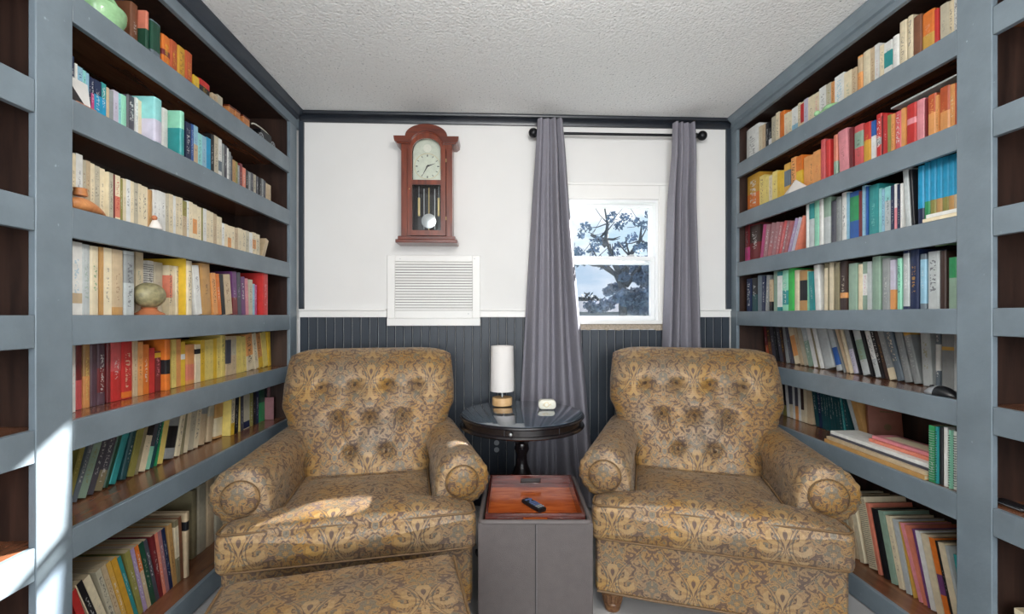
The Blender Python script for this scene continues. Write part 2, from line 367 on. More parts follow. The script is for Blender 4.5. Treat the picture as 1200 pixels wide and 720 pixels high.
# ------------------------------------------------------------------ the room shell
YW = 2.88; CEIL = 2.47; XL = -1.206; XR = 1.537; DEP = .33; YR = -2.6
XLO, XRO = XL-DEP-.03, XR+DEP+.03
def place(mb, name, mat, **k): return struct(mb.build(name, mat, **k))
place(MB().box(XLO-.1, XRO+.1, YR-.1, YW+.12, -.08, 0), 'floor', M['floor'])
place(MB().box(XLO-.1, XRO+.1, YR-.1, YW+.12, CEIL, CEIL+.08), 'ceiling', M['ceiling'])
place(MB().box(XLO-.12, XLO, YR, YW+.1, 0, CEIL), 'wall_left', M['wall'])
place(MB().box(XRO, XRO+.12, YR, YW+.1, 0, CEIL), 'wall_right', M['wall'])
# rear wall (behind the camera) with a window opening added for the rear fill light
rw = MB(); rw.box(XLO, XRO, YR-.1, YR, 0, .55); rw.box(XLO, XRO, YR-.1, YR, 2.35, CEIL); rw.box(XLO, -1.2, YR-.1, YR, .55, 2.35); rw.box(1.5, XRO, YR-.1, YR, .55, 2.35)
place(rw, 'wall_rear', M['wall'])
# window geometry on the back wall
gl0 = ony(652, 240, YW); gl1 = ony(766, 370, YW); cs0 = ony(634, 216, YW); cs1 = ony(786.5, 380, YW)
GX0, GX1 = gl0.x, gl1.x; GZ1 = ony(710, 242, YW).z; GZ0 = ony(710, 371, YW).z
CX0, CX1 = cs0.x, cs1.x; CZ1 = ony(710, 216, YW).z; CZ0 = ony(710, 376, YW).z
HX0, HX1, HZ0, HZ1 = GX0-.03, GX1+.03, GZ0-.04, GZ1+.045       # opening in the wall
bw = MB(); bw.box(XLO, HX0, YW, YW+.11, 0, CEIL); bw.box(HX1, XRO, YW, YW+.11, 0, CEIL); bw.box(HX0, HX1, YW, YW+.11, 0, HZ0); bw.box(HX0, HX1, YW, YW+.11, HZ1, CEIL)
wall_back = place(bw, 'wall_back', M['wall'])
win = struct(empty('window_1', (0, 0, 0)))
def wframe(x0, x1, z0, z1, t, y0, y1, name, mat, parent, bev=.002):
    m = MB(); m.box(x0, x1, y0, y1, z1-t, z1); m.box(x0, x1, y0, y1, z0, z0+t); m.box(x0, x0+t, y0, y1, z0+t, z1-t); m.box(x1-t, x1, y0, y1, z0+t, z1-t)
    return m.build(name, mat, parent, bevel=bev)
cas = MB(); cas.box(CX0, HX0, YW-.016, YW, CZ0, CZ1); cas.box(HX1, CX1, YW-.016, YW, CZ0, CZ1); cas.box(HX0, HX1, YW-.016, YW, HZ1, CZ1)
cas.box(CX0-.004, CX1+.004, YW-.024, YW, CZ1-.012, CZ1+.006)
cas.build('casing', M['trim'], win, bevel=.003)
wframe(HX0, HX1, HZ0, HZ1, .018, YW+.0, YW+.10, 'jamb_frame', M['vinyl'], win)
MR0, MR1 = ony(710, 308, YW).z, ony(710, 300, YW).z
up = wframe(HX0+.018, HX1-.018, MR0-.005, HZ1-.018, .022, YW+.055, YW+.085, 'upper_sash', M['vinyl'], win)
MB().box(GX0-.01, GX1+.01, YW+.068, YW+.072, MR0, GZ1+.01).build('pane', M['glass'], up)
lo = wframe(HX0+.018, HX1-.018, HZ0+.018, MR1, .026, YW+.02, YW+.05, 'lower_sash', M['vinyl'], win)
MB().box(GX0-.01, GX1+.01, YW+.033, YW+.037, GZ0-.01, MR0+.01).build('pane', M['glass'], lo)
MB().box(GX0-.01, GX1+.01, YW+.09, YW+.092, GZ0-.01, MR0+.01).build('insect_screen', M['screen'], win)
lx = ony(741, 300, YW).x
lt = MB(); lt.box(lx-.022, lx+.022, YW+.022, YW+.048, MR1, MR1+.008); lt.box(lx-.006, lx+.02, YW+.028, YW+.04, MR1+.008, MR1+.014); lt.build('sash_latch', M['steel'], win, bevel=.001)
st = MB(); st.box(CX0-.01, CX1-.028, YW-.03, YW, CZ0-.022, CZ0); st.build('sill', M['trim'], win, bevel=.003)
RZ0, RZ1 = ony(710, 386.5, YW).z, CZ0-.022
rm = MB(); n = 40; x0_, x1_ = CX0, CX1-.04
random.seed(3)
ptsb = [(x0_+(x1_-x0_)*i/n, RZ0+random.uniform(-.006, .006)) for i in range(n+1)]
rm.prism(ptsb+[(x1_, RZ1), (x0_, RZ1)], 'y', YW-.012, YW); rm.build('bare_plaster_strip', M['raw'], win)
# chair rail and planked dado
DZ = ony(500, 372, YW).z; RZT = ony(500, 362.5, YW).z
VX0, VX1 = ony(453.5, 380, YW).x, ony(562.5, 380, YW).x
for k, (a, b_) in enumerate([(XL, VX0), (VX1, HX0-.08), (CX1, XR)]):
    t = MB(); t.box(a, b_, YW-.014, YW, DZ, RZT-.008); t.box(a, b_, YW-.026, YW, RZT-.01, RZT); t.box(a, b_, YW-.02, YW, DZ, DZ+.008)
    place(t, 'trim_%d' % (k+1), M['trim'], bevel=.002)
dado = struct(empty('trim_4'))
NP = 51; pw = (XR-XL)/NP
pm = MB(); hh = DZ
pm.prism([(0.002, 0), (pw-.002, 0), (pw-.0045, -.006), (.0045, -.006)], 'z', 0.09, 1.0)
pmesh_full = None
for k in range(NP):
    xa = XL+pw*k; xc = xa+pw/2
    top = DZ
    if xc > CX0-.02 and xc < CX1: top = RZ0-.002
    key = round(top, 4)
    if k == 0: meshes = {}
    if key not in meshes:
        q = MB(); q.prism([(.0005, 0), (pw-.0005, 0), (pw-.005, -.008), (.005, -.008)], 'z', .1, top); meshes[key] = q.mesh('wainscot_plank', M['slate_dark'])
    o = bpy.data.objects.new('wainscot_plank', meshes[key]); COL.objects.link(o); o.parent = dado; o.location = (xa, YW, 0)
place(MB().box(XL, XR, YW-.016, YW, 0, .1), 'baseboard_back', M['slate_dark'], bevel=.003)
# crown moulding along the back wall
CZB = ony(500, 144.5, YW-.02).z
prof = [(YW, CZB), (YW-.012, CZB), (YW-.016, CZB+.02), (YW-.03, CZB+.035), (YW-.045, CEIL-.02), (YW-.05, CEIL-.012), (YW-.05, CEIL), (YW, CEIL)]
place(MB().prism(prof, 'x', XL, XR), 'trim_5', M['crown'], bevel=.001)
# narrow vertical corner strips where the bookcases meet the wall
place(MB().box(XL+.0, XL+.028, YW-.02, YW, RZT, CZB), 'trim_6', M['slate_dark'], bevel=.002)
place(MB().box(XR-.028, XR-.0, YW-.02, YW, RZT, CZB), 'trim_7', M['slate_dark'], bevel=.002)
# frame of the unseen window added to go with the rear fill
wr = MB(); wr.box(-1.2, 1.5, YR-.06, YR-.02, .55, .60); wr.box(-1.2, 1.5, YR-.06, YR-.02, 2.30, 2.35)
for x in (-1.2, -.32, .57, 1.45): wr.box(x, x+.05, YR-.06, YR-.02, .6, 2.3)
w2 = struct(empty('added_rear_window')); wr.build('frame', M['vinyl'], w2)
MB().box(-1.15, 1.45, YR-.05, YR-.045, .6, 2.3).build('pane', M['glass'], w2)
# ------------------------------------------------------------------ bookcases
LZ = [CAM_H+v for v in (.931, .6206, .3088, -.0015, -.305, -.616, -1.115)]
RZ = [CAM_H+v for v in (.949, .634, .3286, .0204, -.284, -.596, -1.118)]
LIP = .0875; LT = .02; PT = .032
def bookcase(side, xf, shelves, lipw, hdr, posts, nearbay):
    sg = -1 if side == 'left' else 1          # direction of depth
    root = empty('bookcase', (xf, 0, 0), 0, 'tall built-in slate blue bookcase filling the %s wall, dark wood inside' % side, 'bookcase', )
    def bx(m, d0, d1, y0, y1, z0, z1):       # d = depth behind the face
        xa, xb = sg*d0, sg*d1
        return m.box(min(xa, xb), max(xa, xb), y0, y1, z0, z1)
    yA, yB = -.9, YW-.002
    # posts and dividers
    for (a, b_) in posts:
        bx(MB(), 0, LT, a, b_, 0, hdr).build('post', M['slate'], root, bevel=.0025)
        mid = (a+b_)/2 if b_ < 2.7 else a+.03
        bx(MB(), LT, DEP, mid-.012, mid+.012, 0, CEIL-.06).build('divider', M['stain'], root)
    bx(MB(), DEP, DEP+.015, yA, yB, 0, CEIL-.02).build('back_panel', M['stain'], root)
    bx(MB(), LT, DEP, yA, yB, hdr+.02, hdr+.04).build('top_panel', M['stain'], root)
    h = MB(); bx(h, -.001, LT, yA, yB, hdr, CEIL-.002); h.build('header', M['slate'], root, bevel=.002)
    cr_ = [(-.001, CEIL-.06), (-.014, CEIL-.056), (-.018, CEIL-.035), (-.034, CEIL-.018), (-.04, CEIL-.012), (-.04, CEIL-.001), (-.001, CEIL-.001)]
    MB().prism([(sg*p, q) for p, q in cr_], 'y', yA, YW-.05).build('crown', M['slate_dark' if side == 'left' else 'slate'], root)
    gaps = [(posts[i][1], posts[i+1][0]) for i in range(len(posts)-1)]
    for gi, (a, b_) in enumerate(gaps):
        ma = (posts[gi][0]+posts[gi][1])/2+.012; mb_ = ((posts[gi+1][0]+posts[gi+1][1])/2 if posts[gi+1][1] < 2.7 else posts[gi+1][0]+.03)-.012
        for z in shelves:
            sh = MB(); bx(sh, LT, DEP, ma+.0005, mb_-.0005, z-PT, z-.0005); s_ = sh.build('shelf', M['shelf_top'], root)
            le = MB(); bx(le, 0.0015, LT, a+.001, b_-.001, z-lipw, z); le.build('shelf_lip', M['slate'], s_, bevel=.002)
    bx(MB(), .03, .05, yA, yB, 0, .03).build('toe_board', M['slate_dark'], root)
    return root
LPOST = [(-.01, .095), (1.2457, 1.351), (2.745, 2.834)]
RPOST = [(-.02, .085), (1.3314, 1.4386), (2.796, 2.866)]
bookcase('left', XL, LZ, .0875, CAM_H+1.152, LPOST, 0)
bookcase('right', XR, RZ, .0865, CAM_H+1.171, RPOST, 0)
# white wall light-switch is not shown in the photograph; behind the camera stays bare
# ------------------------------------------------------------------ books
CN = {  # colour code: (spoken name, colour)
 'cr': ('cream', '#e0d3b4'), 'wh': ('white', '#dfe0dc'), 'be': ('beige', '#c5b090'), 'ta': ('tan', '#bd925a'), 'br': ('brown', '#7a4f38'),
 'nv': ('navy', '#1d2a4c'), 'bl': ('blue', '#2f5fa8'), 'lb': ('light blue', '#8fbcd2'), 'aq': ('aqua', '#8ed0cf'), 'cy': ('bright cyan', '#1f97c4'),
 'te': ('teal', '#2f8f90'), 'dt': ('dark teal', '#1d4a4f'), 'gr': ('grey', '#8d9292'), 'lg': ('pale grey', '#b9c0c0'), 'ch': ('charcoal', '#4b4b55'),
 'bk': ('black', '#1b1c20'), 'sl': ('slate grey', '#68757f'), 'mi': ('mint green', '#8fd0b4'), 'sa': ('sage green', '#8ba593'), 'gn': ('green', '#2e8f58'),
 'bg': ('bright green', '#3fb454'), 'dg': ('dark green', '#1d4a38'), 'ol': ('olive', '#8f8a4a'), 'kh': ('khaki', '#8b8265'), 'ye': ('yellow', '#dfb83a'),
 'py': ('pale yellow', '#e2cd76'), 'go': ('golden yellow', '#cf9c34'), 'or': ('orange', '#d9762c'), 'so': ('soft orange', '#dc9a5c'), 'rd': ('red', '#c03230'),
 'pr': ('pinkish red', '#cc5a5c'), 'ma': ('maroon', '#74282c'), 'pk': ('pink', '#d98c94'), 'mg': ('magenta', '#c04a80'), 'pu': ('purple', '#6d3f72'),
 'li': ('lilac', '#a794b8'), 'mv': ('mauve', '#a37479'), 'ro': ('dusty rose', '#b56e72'), 'sm': ('salmon', '#d9826a'), 'pl': ('plum', '#5d4450'),
 'rb': ('rusty orange', '#b9562f'), 'mu': ('mustard', '#cfa24a'), 'pp': ('pale lilac', '#c3bfd0'), 'gc': ('greyish cream', '#bdb6a0'), 'db': ('dark brown', '#3e2c26')}
KIND = {'p': ('paperback', 'paperback'), 'h': ('hardcover_book', 'hardback'), 'm': ('magazine', 'magazine'), 's': ('spiral_notebook', 'notebook'), 'b': ('ring_binder', 'binder')}
SHELFN = {('left', 0): 'top shelf, left bookcase', ('left', 1): 'second shelf, left bookcase', ('left', 2): 'third shelf, left bookcase', ('left', 3): 'fourth shelf, left bookcase',
          ('left', 4): 'fifth shelf, left bookcase', ('left', 5): 'sixth shelf, left bookcase', ('left', 6): 'bottom shelf, left bookcase'}
SHELFN.update({('right', k): v.replace('left', 'right') for (s_, k), v in list(SHELFN.items())})
ORD = lambda n: ('%d%s' % (n, 'th' if 10 <= n % 100 <= 20 else {1: 'st', 2: 'nd', 3: 'rd'}.get(n % 10, 'th')))
def book_mesh(sg, t, h, D, kind):
    m = MB(); c = .0028 if kind in 'hb' else .0009
    c = min(c, t*.2)
    if kind in 'hb': bl = min(.005, t*.22); sp = [(bl, 0), (bl*.25, t*.15), (0, t*.5), (bl*.25, t*.85), (bl, t)]
    elif kind == 's': sp = [(.004, 0), (.004, t)]
    else: sp = [(.0, 0), (0, t)]
    x2 = max(p[0] for p in sp)+c
    out = [(D, 0)]+sp+[(D, t)]; inn = [(D, t-c), (x2, t-c), (x2, c), (D, c)]
    poly = out+inn; n = len(poly); vs = [(sg*x, y, z) for z in (0, h) for x, y in poly]; fs = []; uvs = []
    for k in range(n):
        k2 = (k+1) % n; fs.append((k, k2, n+k2, n+k))
        if 1 <= k < len(sp): u0, u1 = poly[k][1]/t, poly[k2][1]/t; uvs.append([(u0, 0), (u1, 0), (u1, 1), (u0, 1)])
        else: uvs.append([(9, 0), (9, 0), (9, 1), (9, 1)])
    # top and bottom caps as quads (front board, spine strip, back board)
    no = len(out)
    for z0 in (0, n):
        vv = .0 if z0 == 0 else 1.0
        fs.append((z0+0, z0+1, z0+no+2, z0+no+3)); uvs.append([(9, vv)]*4)
        fs.append(tuple([z0+k for k in range(1, no-1)]+[z0+no+1, z0+no+2])); uvs.append([(9, vv)]*(no))
        fs.append((z0+no-2, z0+no-1, z0+no, z0+no+1)); uvs.append([(9, vv)]*4)
    m.add(vs, fs, 0, uvs)
    i = .003 if kind in 'hb' else .0006
    pg = MB(); a, b_ = sg*x2, sg*(D-i*1.5)
    pg.box(min(a, b_), max(a, b_), c, t-c, i, h-i, 0)
    return m, pg
NB = [0]
def make_book(side, loc, rx, t, h, D, col, kind, label, group, parts, ink='wh', band=None, letter=1, rz=0, name=None, flat=False):
    sg = -1 if side == 'left' else 1
    m, pg = book_mesh(sg, t, h, D, kind)
    nm, cat = KIND[kind]
    def props(o):
        r = random.Random(NB[0]); v = r.uniform(.93, 1.07)
        c = srgb(CN[col][1]); o.color = (min(1, c[0]*v), min(1, c[1]*v), min(1, c[2]*v), 1)
        o['ink'] = list(srgb(CN[ink][1])); o['band'] = list(srgb(CN[band[0]][1])) if band else [0.0, 0.0, 0.0]
        o['range'] = [float(band[1]), float(band[2]), float(letter)] if band else [2.0, 2.0, float(letter)]
    NB[0] += 1
    if parts or kind == 's':
        r = empty(name or nm, loc, 0, label, cat, group); r.rotation_euler = (rx, 0, rz)
        o = m.build('cover', M['book'], r); props(o)
        pg.build('page_block', M['pages'], r)
        if kind == 's':
            cc = MB(); k = 0; z = .012
            while z < h-.01:
                cc.tube([(sg*(.004+.0055*math.cos(a)), t/2+(t/2-.0012)*math.sin(a), z) for a in [2*PI*q/8 for q in range(8)]], .0009, 4, closed=True); z += .0085
            cc.build('spiral_binding', M['plastic'] if col != 'gn' else M['silver'], r)
        return r
    b = len(m.v)
    m.v += pg.v; m.f += [[b+k for k in f] for f in pg.f]; m.m += [1]*len(pg.f); m.uv += [None]*len(pg.f)
    o = m.build(name or nm, [M['book'], M['pages']]); o.location = loc; o.rotation_euler = (rx, 0, rz); props(o)
    return tag(o, label, cat, group)
INKS = {'cr': 'ch', 'wh': 'ch', 'be': 'br', 'lg': 'ch', 'gc': 'ch', 'py': 'br', 'ye': 'br', 'aq': 'dt', 'mi': 'dt', 'lb': 'nv', 'pp': 'pu', 'ta': 'db', 'so': 'db', 'sa': 'wh', 'bk': 'wh', 'db': 'go'}
def shelf_row(side, k, s0, ref, text, dk='p', near='near post', only=None):
    sg = -1 if side == 'left' else 1; xf = XL if side == 'left' else XR
    zs = (LZ if side == 'left' else RZ)[k]
    nxt = ((LZ if side == 'left' else RZ)[k-1]-PT) if k > 0 else CAM_H+(1.17 if side == 'left' else 1.189)
    items = [ln.split() for ln in text.replace('\n', ';').split(';') if ln.strip()]
    n = len(items); group = 'books on the '+SHELFN[(side, k)].replace(', ', ' of the ')
    plan = []
    for i, it in enumerate(items):
        x0, x1, top, col = float(it[0]), float(it[1]), it[2], it[3]
        op = {q.split('=')[0]: q.split('=')[1] for q in it[4:]}
        s = float(op.get('s', s0)); kind = op.get('k', dk); l_ = float(op.get('l', 0))
        xp = xf+sg*s; xm = (x0+x1)/2
        ym = onx(xm, 369, xp).y; Z = ym*cY+xp*sY
        if top[0] == 'h': h = float(top[1:])
        else: h = CAM_H+(369-float(top))/F*Z-zs
        h = max(.04, h)
        if l_ and ref == 'top':
            sh = l_*min(h, .21)*F/Z if op.get('full') else l_*(CAM_H+(369-float(op.get('at', 386)))/F*Z-zs)*F/Z
            x0 -= sh; x1 -= sh; xm -= sh
        ya, yb = onx(x0, 369, xp).y, onx(x1, 369, xp).y
        y0, y1 = min(ya, yb), max(ya, yb)
        rx = 0
        if l_:
            e = .5; dy = (onx(xm+e, 369, xp).y-onx(xm-e, 369, xp).y)
            rx = -round(math.atan(l_*dy/(Z/F))/.06)*.06
        plan.append([y0, y1, rx, h, i])
    gap = (1.3110 if side == 'left' else 1.398, 2.762 if side == 'left' else 2.813)
    plan.sort(); pe = gap[0]; pt = 0; ph = 0; packed = {}
    for y0, y1, rx, h, i in plan:                # no book may push into its neighbour: trim the thickness instead
        tn = -math.tan(rx)
        st = max(y0, pe+min(.05, max(0, (pt-tn)*min(h, ph))) if ph else gap[0]+max(0, -tn*h))
        en = max(y1, st+.0045)
        lim = gap[1]-max(0, tn*h)
        if en > lim: en = lim; st = min(st, en-.004)
        packed[i] = (st, en); pe = en+.0004; pt = tn; ph = h
    for i, it in enumerate(items):
        x0, x1, top, col = float(it[0]), float(it[1]), it[2], it[3]
        op = {q.split('=')[0]: q.split('=')[1] for q in it[4:]}
        s = float(op.get('s', s0)); kind = op.get('k', dk); xp = xf+sg*s
        yl, en = packed[i]; rx, h = [(p[2], p[3]) for p in plan if p[4] == i][0]
        t = max(.003, (en-yl)*math.cos(rx)-.0006)
        h = min(h/math.cos(rx), (nxt-zs-.004-t*abs(math.sin(rx)))/math.cos(rx))
        z = zs+.0005+(max(0, -t*math.sin(rx)))
        rn = random.Random(i*31+k*7+(0 if side == 'left' else 500))
        D = float(op.get('d', {'p': .125, 'h': .16, 'm': .2, 's': .2, 'b': .2}[kind]+rn.uniform(-.01, .015))); D = min(D, DEP-.006-s)
        wpx = x1-x0
        cn = CN[col][0]
        adj = ('thin ' if t < .012 else 'thick ' if t > .032 else '')+('tall ' if h > .225 else 'short ' if h < .15 else '')
        nearidx = (i+1) if side == 'left' else (n-i)
        o_ = '%s from the %s' % (ORD(nearidx), near) if nearidx <= (n+1)//2 else '%s from the window end' % ORD(n+1-nearidx)
        if n+1-nearidx == 1: o_ = 'last at the window end' if not only else o_
        if nearidx == 1: o_ = 'first beside the '+near
        if only: o_ = '%s %s' % (ORD(nearidx), only)
        band = None
        if 'b' in op: q = op['b'].split(':'); band = (q[0], float(q[1]), float(q[2]))
        bt = (' with %s band' % CN[band[0]][0]) if band and (float(band[2])-float(band[1])) < .45 else ''
        label = adj+cn+' '+KIND[kind][1]+(' leaning' if abs(rx) > .12 else '')+bt+', '+o_+', '+SHELFN[(side, k)]
        wds = label.split()
        if len(wds) > 16: label = cn+' '+KIND[kind][1]+', '+o_+', '+SHELFN[(side, k)]
        make_book(side, (xp, yl, z), rx, t, h, D, col, kind, label, group, wpx >= 9, op.get('i', INKS.get(col, 'wh')), band, float(op.get('t', 1)))

shelf_row('left', 0, .05, None, '''
133 145 -14 nv k=h d=.17 s=.145
145 154 2 sl k=h d=.17 s=.145
154 163 5 br k=h d=.17 s=.075
163 175 10 sm k=h d=.2 s=.05 b=dg:.12:.62 t=0
176 189.5 26 sl k=h d=.21 s=.045 b=dg:.3:.97 t=0
191 200.5 43 or k=h b=ma:.45:.6 i=ye
200.5 209 49 rb k=h i=ye
209 218 56 go k=h i=ma
218 226.5 62 rb k=h b=ma:.0:.25 i=ye
227 233.5 90 ye k=p
233.5 247 96 rd k=h b=bk:.2:.7 i=ye
249 255 111 be k=p;255 261 113 gc k=p t=0''')
shelf_row('left', 1, .045, None, '''
83.2 88 66 nv k=h;88.2 91 75 wh;91.2 97 79 lb i=nv;97.2 101 83 aq;101 104.5 86 lb;104.5 107 90 nv;107 110.5 92 mg b=nv:.6:1
110.5 119 95 cy b=nv:.62:1 i=wh;119 124.5 98 te b=cy:.0:.6;124.6 128 103 be t=0;128 133 106 gr t=0;133 139 107 pp;139 142 110 aq;142 149.5 112 mi k=h
150 159 113 ch k=h i=wh;159 162 115 wh;162 166 118 cr;166 171 121 wh
181 191 116 aq k=h d=.27 s=.0 b=pp:.0:.5 t=0;191.2 198 128 wh k=h t=.4
211 217 131 mi k=h d=.24 s=.0 t=0 b=te:0:.6;217.5 224 144 nv;224 227 146 bl;227.2 232 148 lb b=be:0:.55;232 237 157 aq;237 242 160 lb;242 247 162 cy t=0 b=bl:0:.05
247.2 251 158 bk;251 256 160 gc;256 260 163 wh b=sl:.2:.45;260.5 263 169 gr;263.5 266 171 ch;266 268 174 wh;268 270.5 178 gr;270.5 272.5 183 ch;272.5 276 188 ta;276 278.5 190 ol;278.5 281 194 gr;281 284 192 ma;284 288 197 sm
288.3 291 200 bk;291 294 202 gr;294 297 203 ch;297.2 300 205 gc;300.5 303 207 ch;304 306.5 209 bk;306.5 309 210 gr;309.3 311.4 212 ch;311.6 313.6 215 be;314.2 317.4 217 be''')
shelf_row('left', 2, .045, None, '''
83.3 89 180 cr s=.055;89 97 181 wh i=nv s=.055;97.2 101 188 gc i=ma s=.055;101 106 189 be s=.055;106 111 192 cr s=.055;111 117 195 gc s=.055;117 123 198 cr s=.055;123 128 201 cr;128 133 203 gc;133 135 205 ma t=0;135 141 206 cr b=sm:.1:.55 i=rd;141.2 144 210 ol
144 148 210 cr;148 153 211 wh;153 157 213 cr;157 162 215 gc;162 166 216 cr;166 173 219 cr;174 179.5 223 ta k=h t=0;180 184 223 wh;184 189 224 wh;189 194 226 wh;194 198 228 gc;198 203 228 cr;203 206 230 wh;206 210 231 cr;210 214 232 cr;214 219 236 be b=ol:.6:1;219 221.5 236 wh
221.5 226 237 cr;226 231 240 cr b=so:.2:.6;231 236 243 cr;236.4 238 244 ol t=0;238 242 245 wh;242 246 247 cr;246 250 249 cr;250 254 251 be;254 257 254 cr;257 260 255 cr
260.3 263 262 wh;263 267 263 cr;267 271 265 cr b=so:.0:.5;271 275 266 cr;275 279 268 be;279 284 268 cr;284 288 270 cr;288 292 271 gc;292 296 273 wh;296 300 273 cr b=so:.3:.7;300 304.5 275 cr
307.2 310.6 281 be l=.22 t=0''')
shelf_row('left', 3, .04, None, '''
83.6 96.5 284 wh i=lb b=be:.16:.3;97 107 287 lg i=sa k=h;107 117 289 cr i=gn k=h;117.5 121.5 290 ta t=0;121.5 131 291 cr;131 146 293 be k=h b=ta:.0:.12 i=br;146.5 159 295 lg k=h b=gr:.5:.95;159 168 296 cr i=sa s=.105;168.5 174.5 306 wh k=s s=.105;174.5 181 306 wh k=s s=.105;181 192 308 gc k=h s=.105;192 202 311 cr b=sm:.35:.8 s=.085
203 210 312 cr k=h s=.07;210.6 216.4 303 ye k=h d=.2 s=.045 t=0;216.8 226 306 cr k=h;226.5 237 312 wh l=-.06;237.5 249 310 ta k=h l=-.04;249.6 256 321 so l=-.07;256.4 260 322 or l=-.07;260.4 264.5 323 bk l=-.07 t=0;265 272.6 323 be l=-.07
273.5 278.6 319 pu l=-.05 b=ma:.0:.4;279 283.2 320 ch l=-.04 i=li;283.6 288 325 pu l=-.03;288.2 291.6 327 pk l=-.02;291.8 296 328 gc;296.2 298.6 333 lb;298.8 301 334 mg;308.6 315 321 rd k=h d=.25 s=.02 i=pk''')
shelf_row('left', 4, .12, None, '''
83.8 88.6 404 wh i=pk s=.1;89 97.5 404 ma b=pr:.0:.45 t=0 k=h;98.8 107 404 ta k=h b=so:.0:.5 i=py;107.3 115.4 404 pl k=h t=0;115.6 124.5 403 pl k=h i=wh b=ma:.2:.6;126 130.5 400 ma k=h t=0;130.7 143.6 400 rd k=h b=pr:.5:1 i=wh;143.8 156.4 399 rd k=h i=cr b=or:.02:.12;156.6 161.5 400 be i=br;161.7 167.8 401 so i=br;168 174.6 404 or;175 181.4 408 rd t=0;182 188.5 412 ma b=ye:.84:.96 i=pk;188.8 192 413 pr
193 200.8 398 or k=h d=.2 s=.1 b=bk:.32:.6 t=0;201 206.6 398 py t=.4;206.8 212 398 so t=0;212.2 217 401 ye b=wh:.6:.72 t=0;218.2 229 404 so k=h b=sm:.1:.5 t=0;229.2 235 404 cr b=bk:.75:.88 t=0
235.2 240 399 ye;240 245 399 py t=.3;245 250 398 py;250.2 254 397 ye t=0;254.2 258.4 396 py;259.4 265 393 py k=h i=ol;265.3 271 394 be i=ch b=ch:.3:.9;271.2 277 394 be i=ch b=gc:.5:.9;277.3 283 394 py i=ta;283.4 289 395 py l=-.04 i=br;290 297.6 392 so l=-.08 b=cr:.0:.4;299.5 303.6 391 cr l=-.1;303.8 308.6 391 so l=-.08 b=ye:0:.3;309 314.4 390 py l=-.08 t=0;315 320 389 ye l=-.03 t=0''')
shelf_row('left', 5, .16, None, '''
76 83.4 h.215 ol l=.32 i=py;83.8 90.6 h.215 sl l=.32;91 101.8 h.22 sa l=.32 i=ol;102.2 110 h.215 ch l=.32;110.6 120.6 h.215 kh l=.31 b=ch:.3:1;122 128.2 h.22 dg l=.3 t=0 k=h;128.3 138 h.22 te l=.3 k=h t=0;138.6 149.6 h.215 dt l=.27 i=wh k=h;150.2 157.6 h.21 ol l=.26 t=0;158 162 h.21 kh l=.26 t=0
162.4 170.6 h.21 cr l=.23 b=bk:.62:1;171 175.6 h.21 mi l=.22 b=ch:.4:1;176 179.8 h.21 dt l=.21;180 184 h.21 gn l=.2;184.3 190.8 h.215 py l=.19 t=0;191.4 205.6 h.21 gr l=.17 b=bk:.2:.62 k=h t=0;206 210.6 h.205 cr l=.16 b=cr:0:1;210.8 214.8 h.205 kh l=.14 t=0;215 219.6 h.205 cr l=.13 t=0
220 226.6 h.205 gc l=.12;227 231.8 h.205 cr l=.12;232.2 240.8 h.2 gr l=.1 b=be:0:.7 k=h t=.3;241.2 249.8 h.2 gc l=.08 k=h b=be:0:.6 t=0;250.2 261.4 h.2 ta l=.05 k=h b=cr:.05:.5 t=0
263.4 269.6 h.2 py l=.04 i=ol s=.125;270 274.4 h.2 cr l=.04 b=ye:0:.3 s=.125;274.8 279 h.2 bk l=.03 s=.125;279.3 281.8 h.2 py s=.125;282 285.6 h.2 ch s=.125;286 292.6 h.2 gc b=nv:.02:.2 t=0 s=.125;293 296.6 h.2 ol s=.125;297 300 h.2 bk s=.125;300.3 303.4 h.2 nv s=.125;303.8 311.4 h.2 gn k=h b=dg:.55:1 t=0 s=.125;312 313.4 h.2 bk s=.125;314 316.6 h.21 mv s=.125;317.4 320.6 h.13 mv t=0 s=.08''')
shelf_row('left', 6, .10, None, '''
107 115 h.25 rd l=-.3 k=m t=0;115.3 121 h.265 cr l=-.3 k=m;121.3 128 h.265 bk l=-.3 i=wh k=m;128.3 136 h.265 cr l=-.29 k=m t=.3;136.2 142 h.265 gc l=-.28 k=m;142.3 147.5 h.27 be l=-.27 k=m;147.8 152.6 h.27 mu l=-.25 k=m;153 159 h.27 go l=-.23 k=m t=0;159.2 163 h.265 te l=-.22 k=m;163.2 168.6 h.265 ol l=-.2 k=m;169 173 h.265 li l=-.19 k=m;173.4 177.6 h.265 or l=-.18 k=m b=be:.0:.6;178 183 h.265 dg l=-.17 k=m i=gc;183.2 187.2 h.265 ch l=-.16 k=m
187.5 191.6 h.265 ma l=-.15 k=m;191.8 195 h.265 sm l=-.13 k=m;195.2 199 h.265 mv l=-.12 k=m;199.2 203 h.265 nv l=-.11 k=m i=lg;203.2 207.6 h.265 ta l=-.09 k=m;207.8 211.8 h.265 kh l=-.06 k=m b=cr:.4:.9;212 215.4 h.27 br l=-.03 k=m t=0;215.6 222.6 h.275 be k=b b=bk:.72:.86 t=0 s=.09
226 232 h.31 kh k=b s=.16 t=0;232.2 242.6 h.315 gc k=b s=.16 t=0;242.8 252 h.32 be k=b s=.16 t=0;252.2 262 h.32 gc k=b s=.16 t=0;262.2 272 h.32 be k=b s=.16 t=0;272.4 282 h.31 ch k=b s=.16 t=0''')

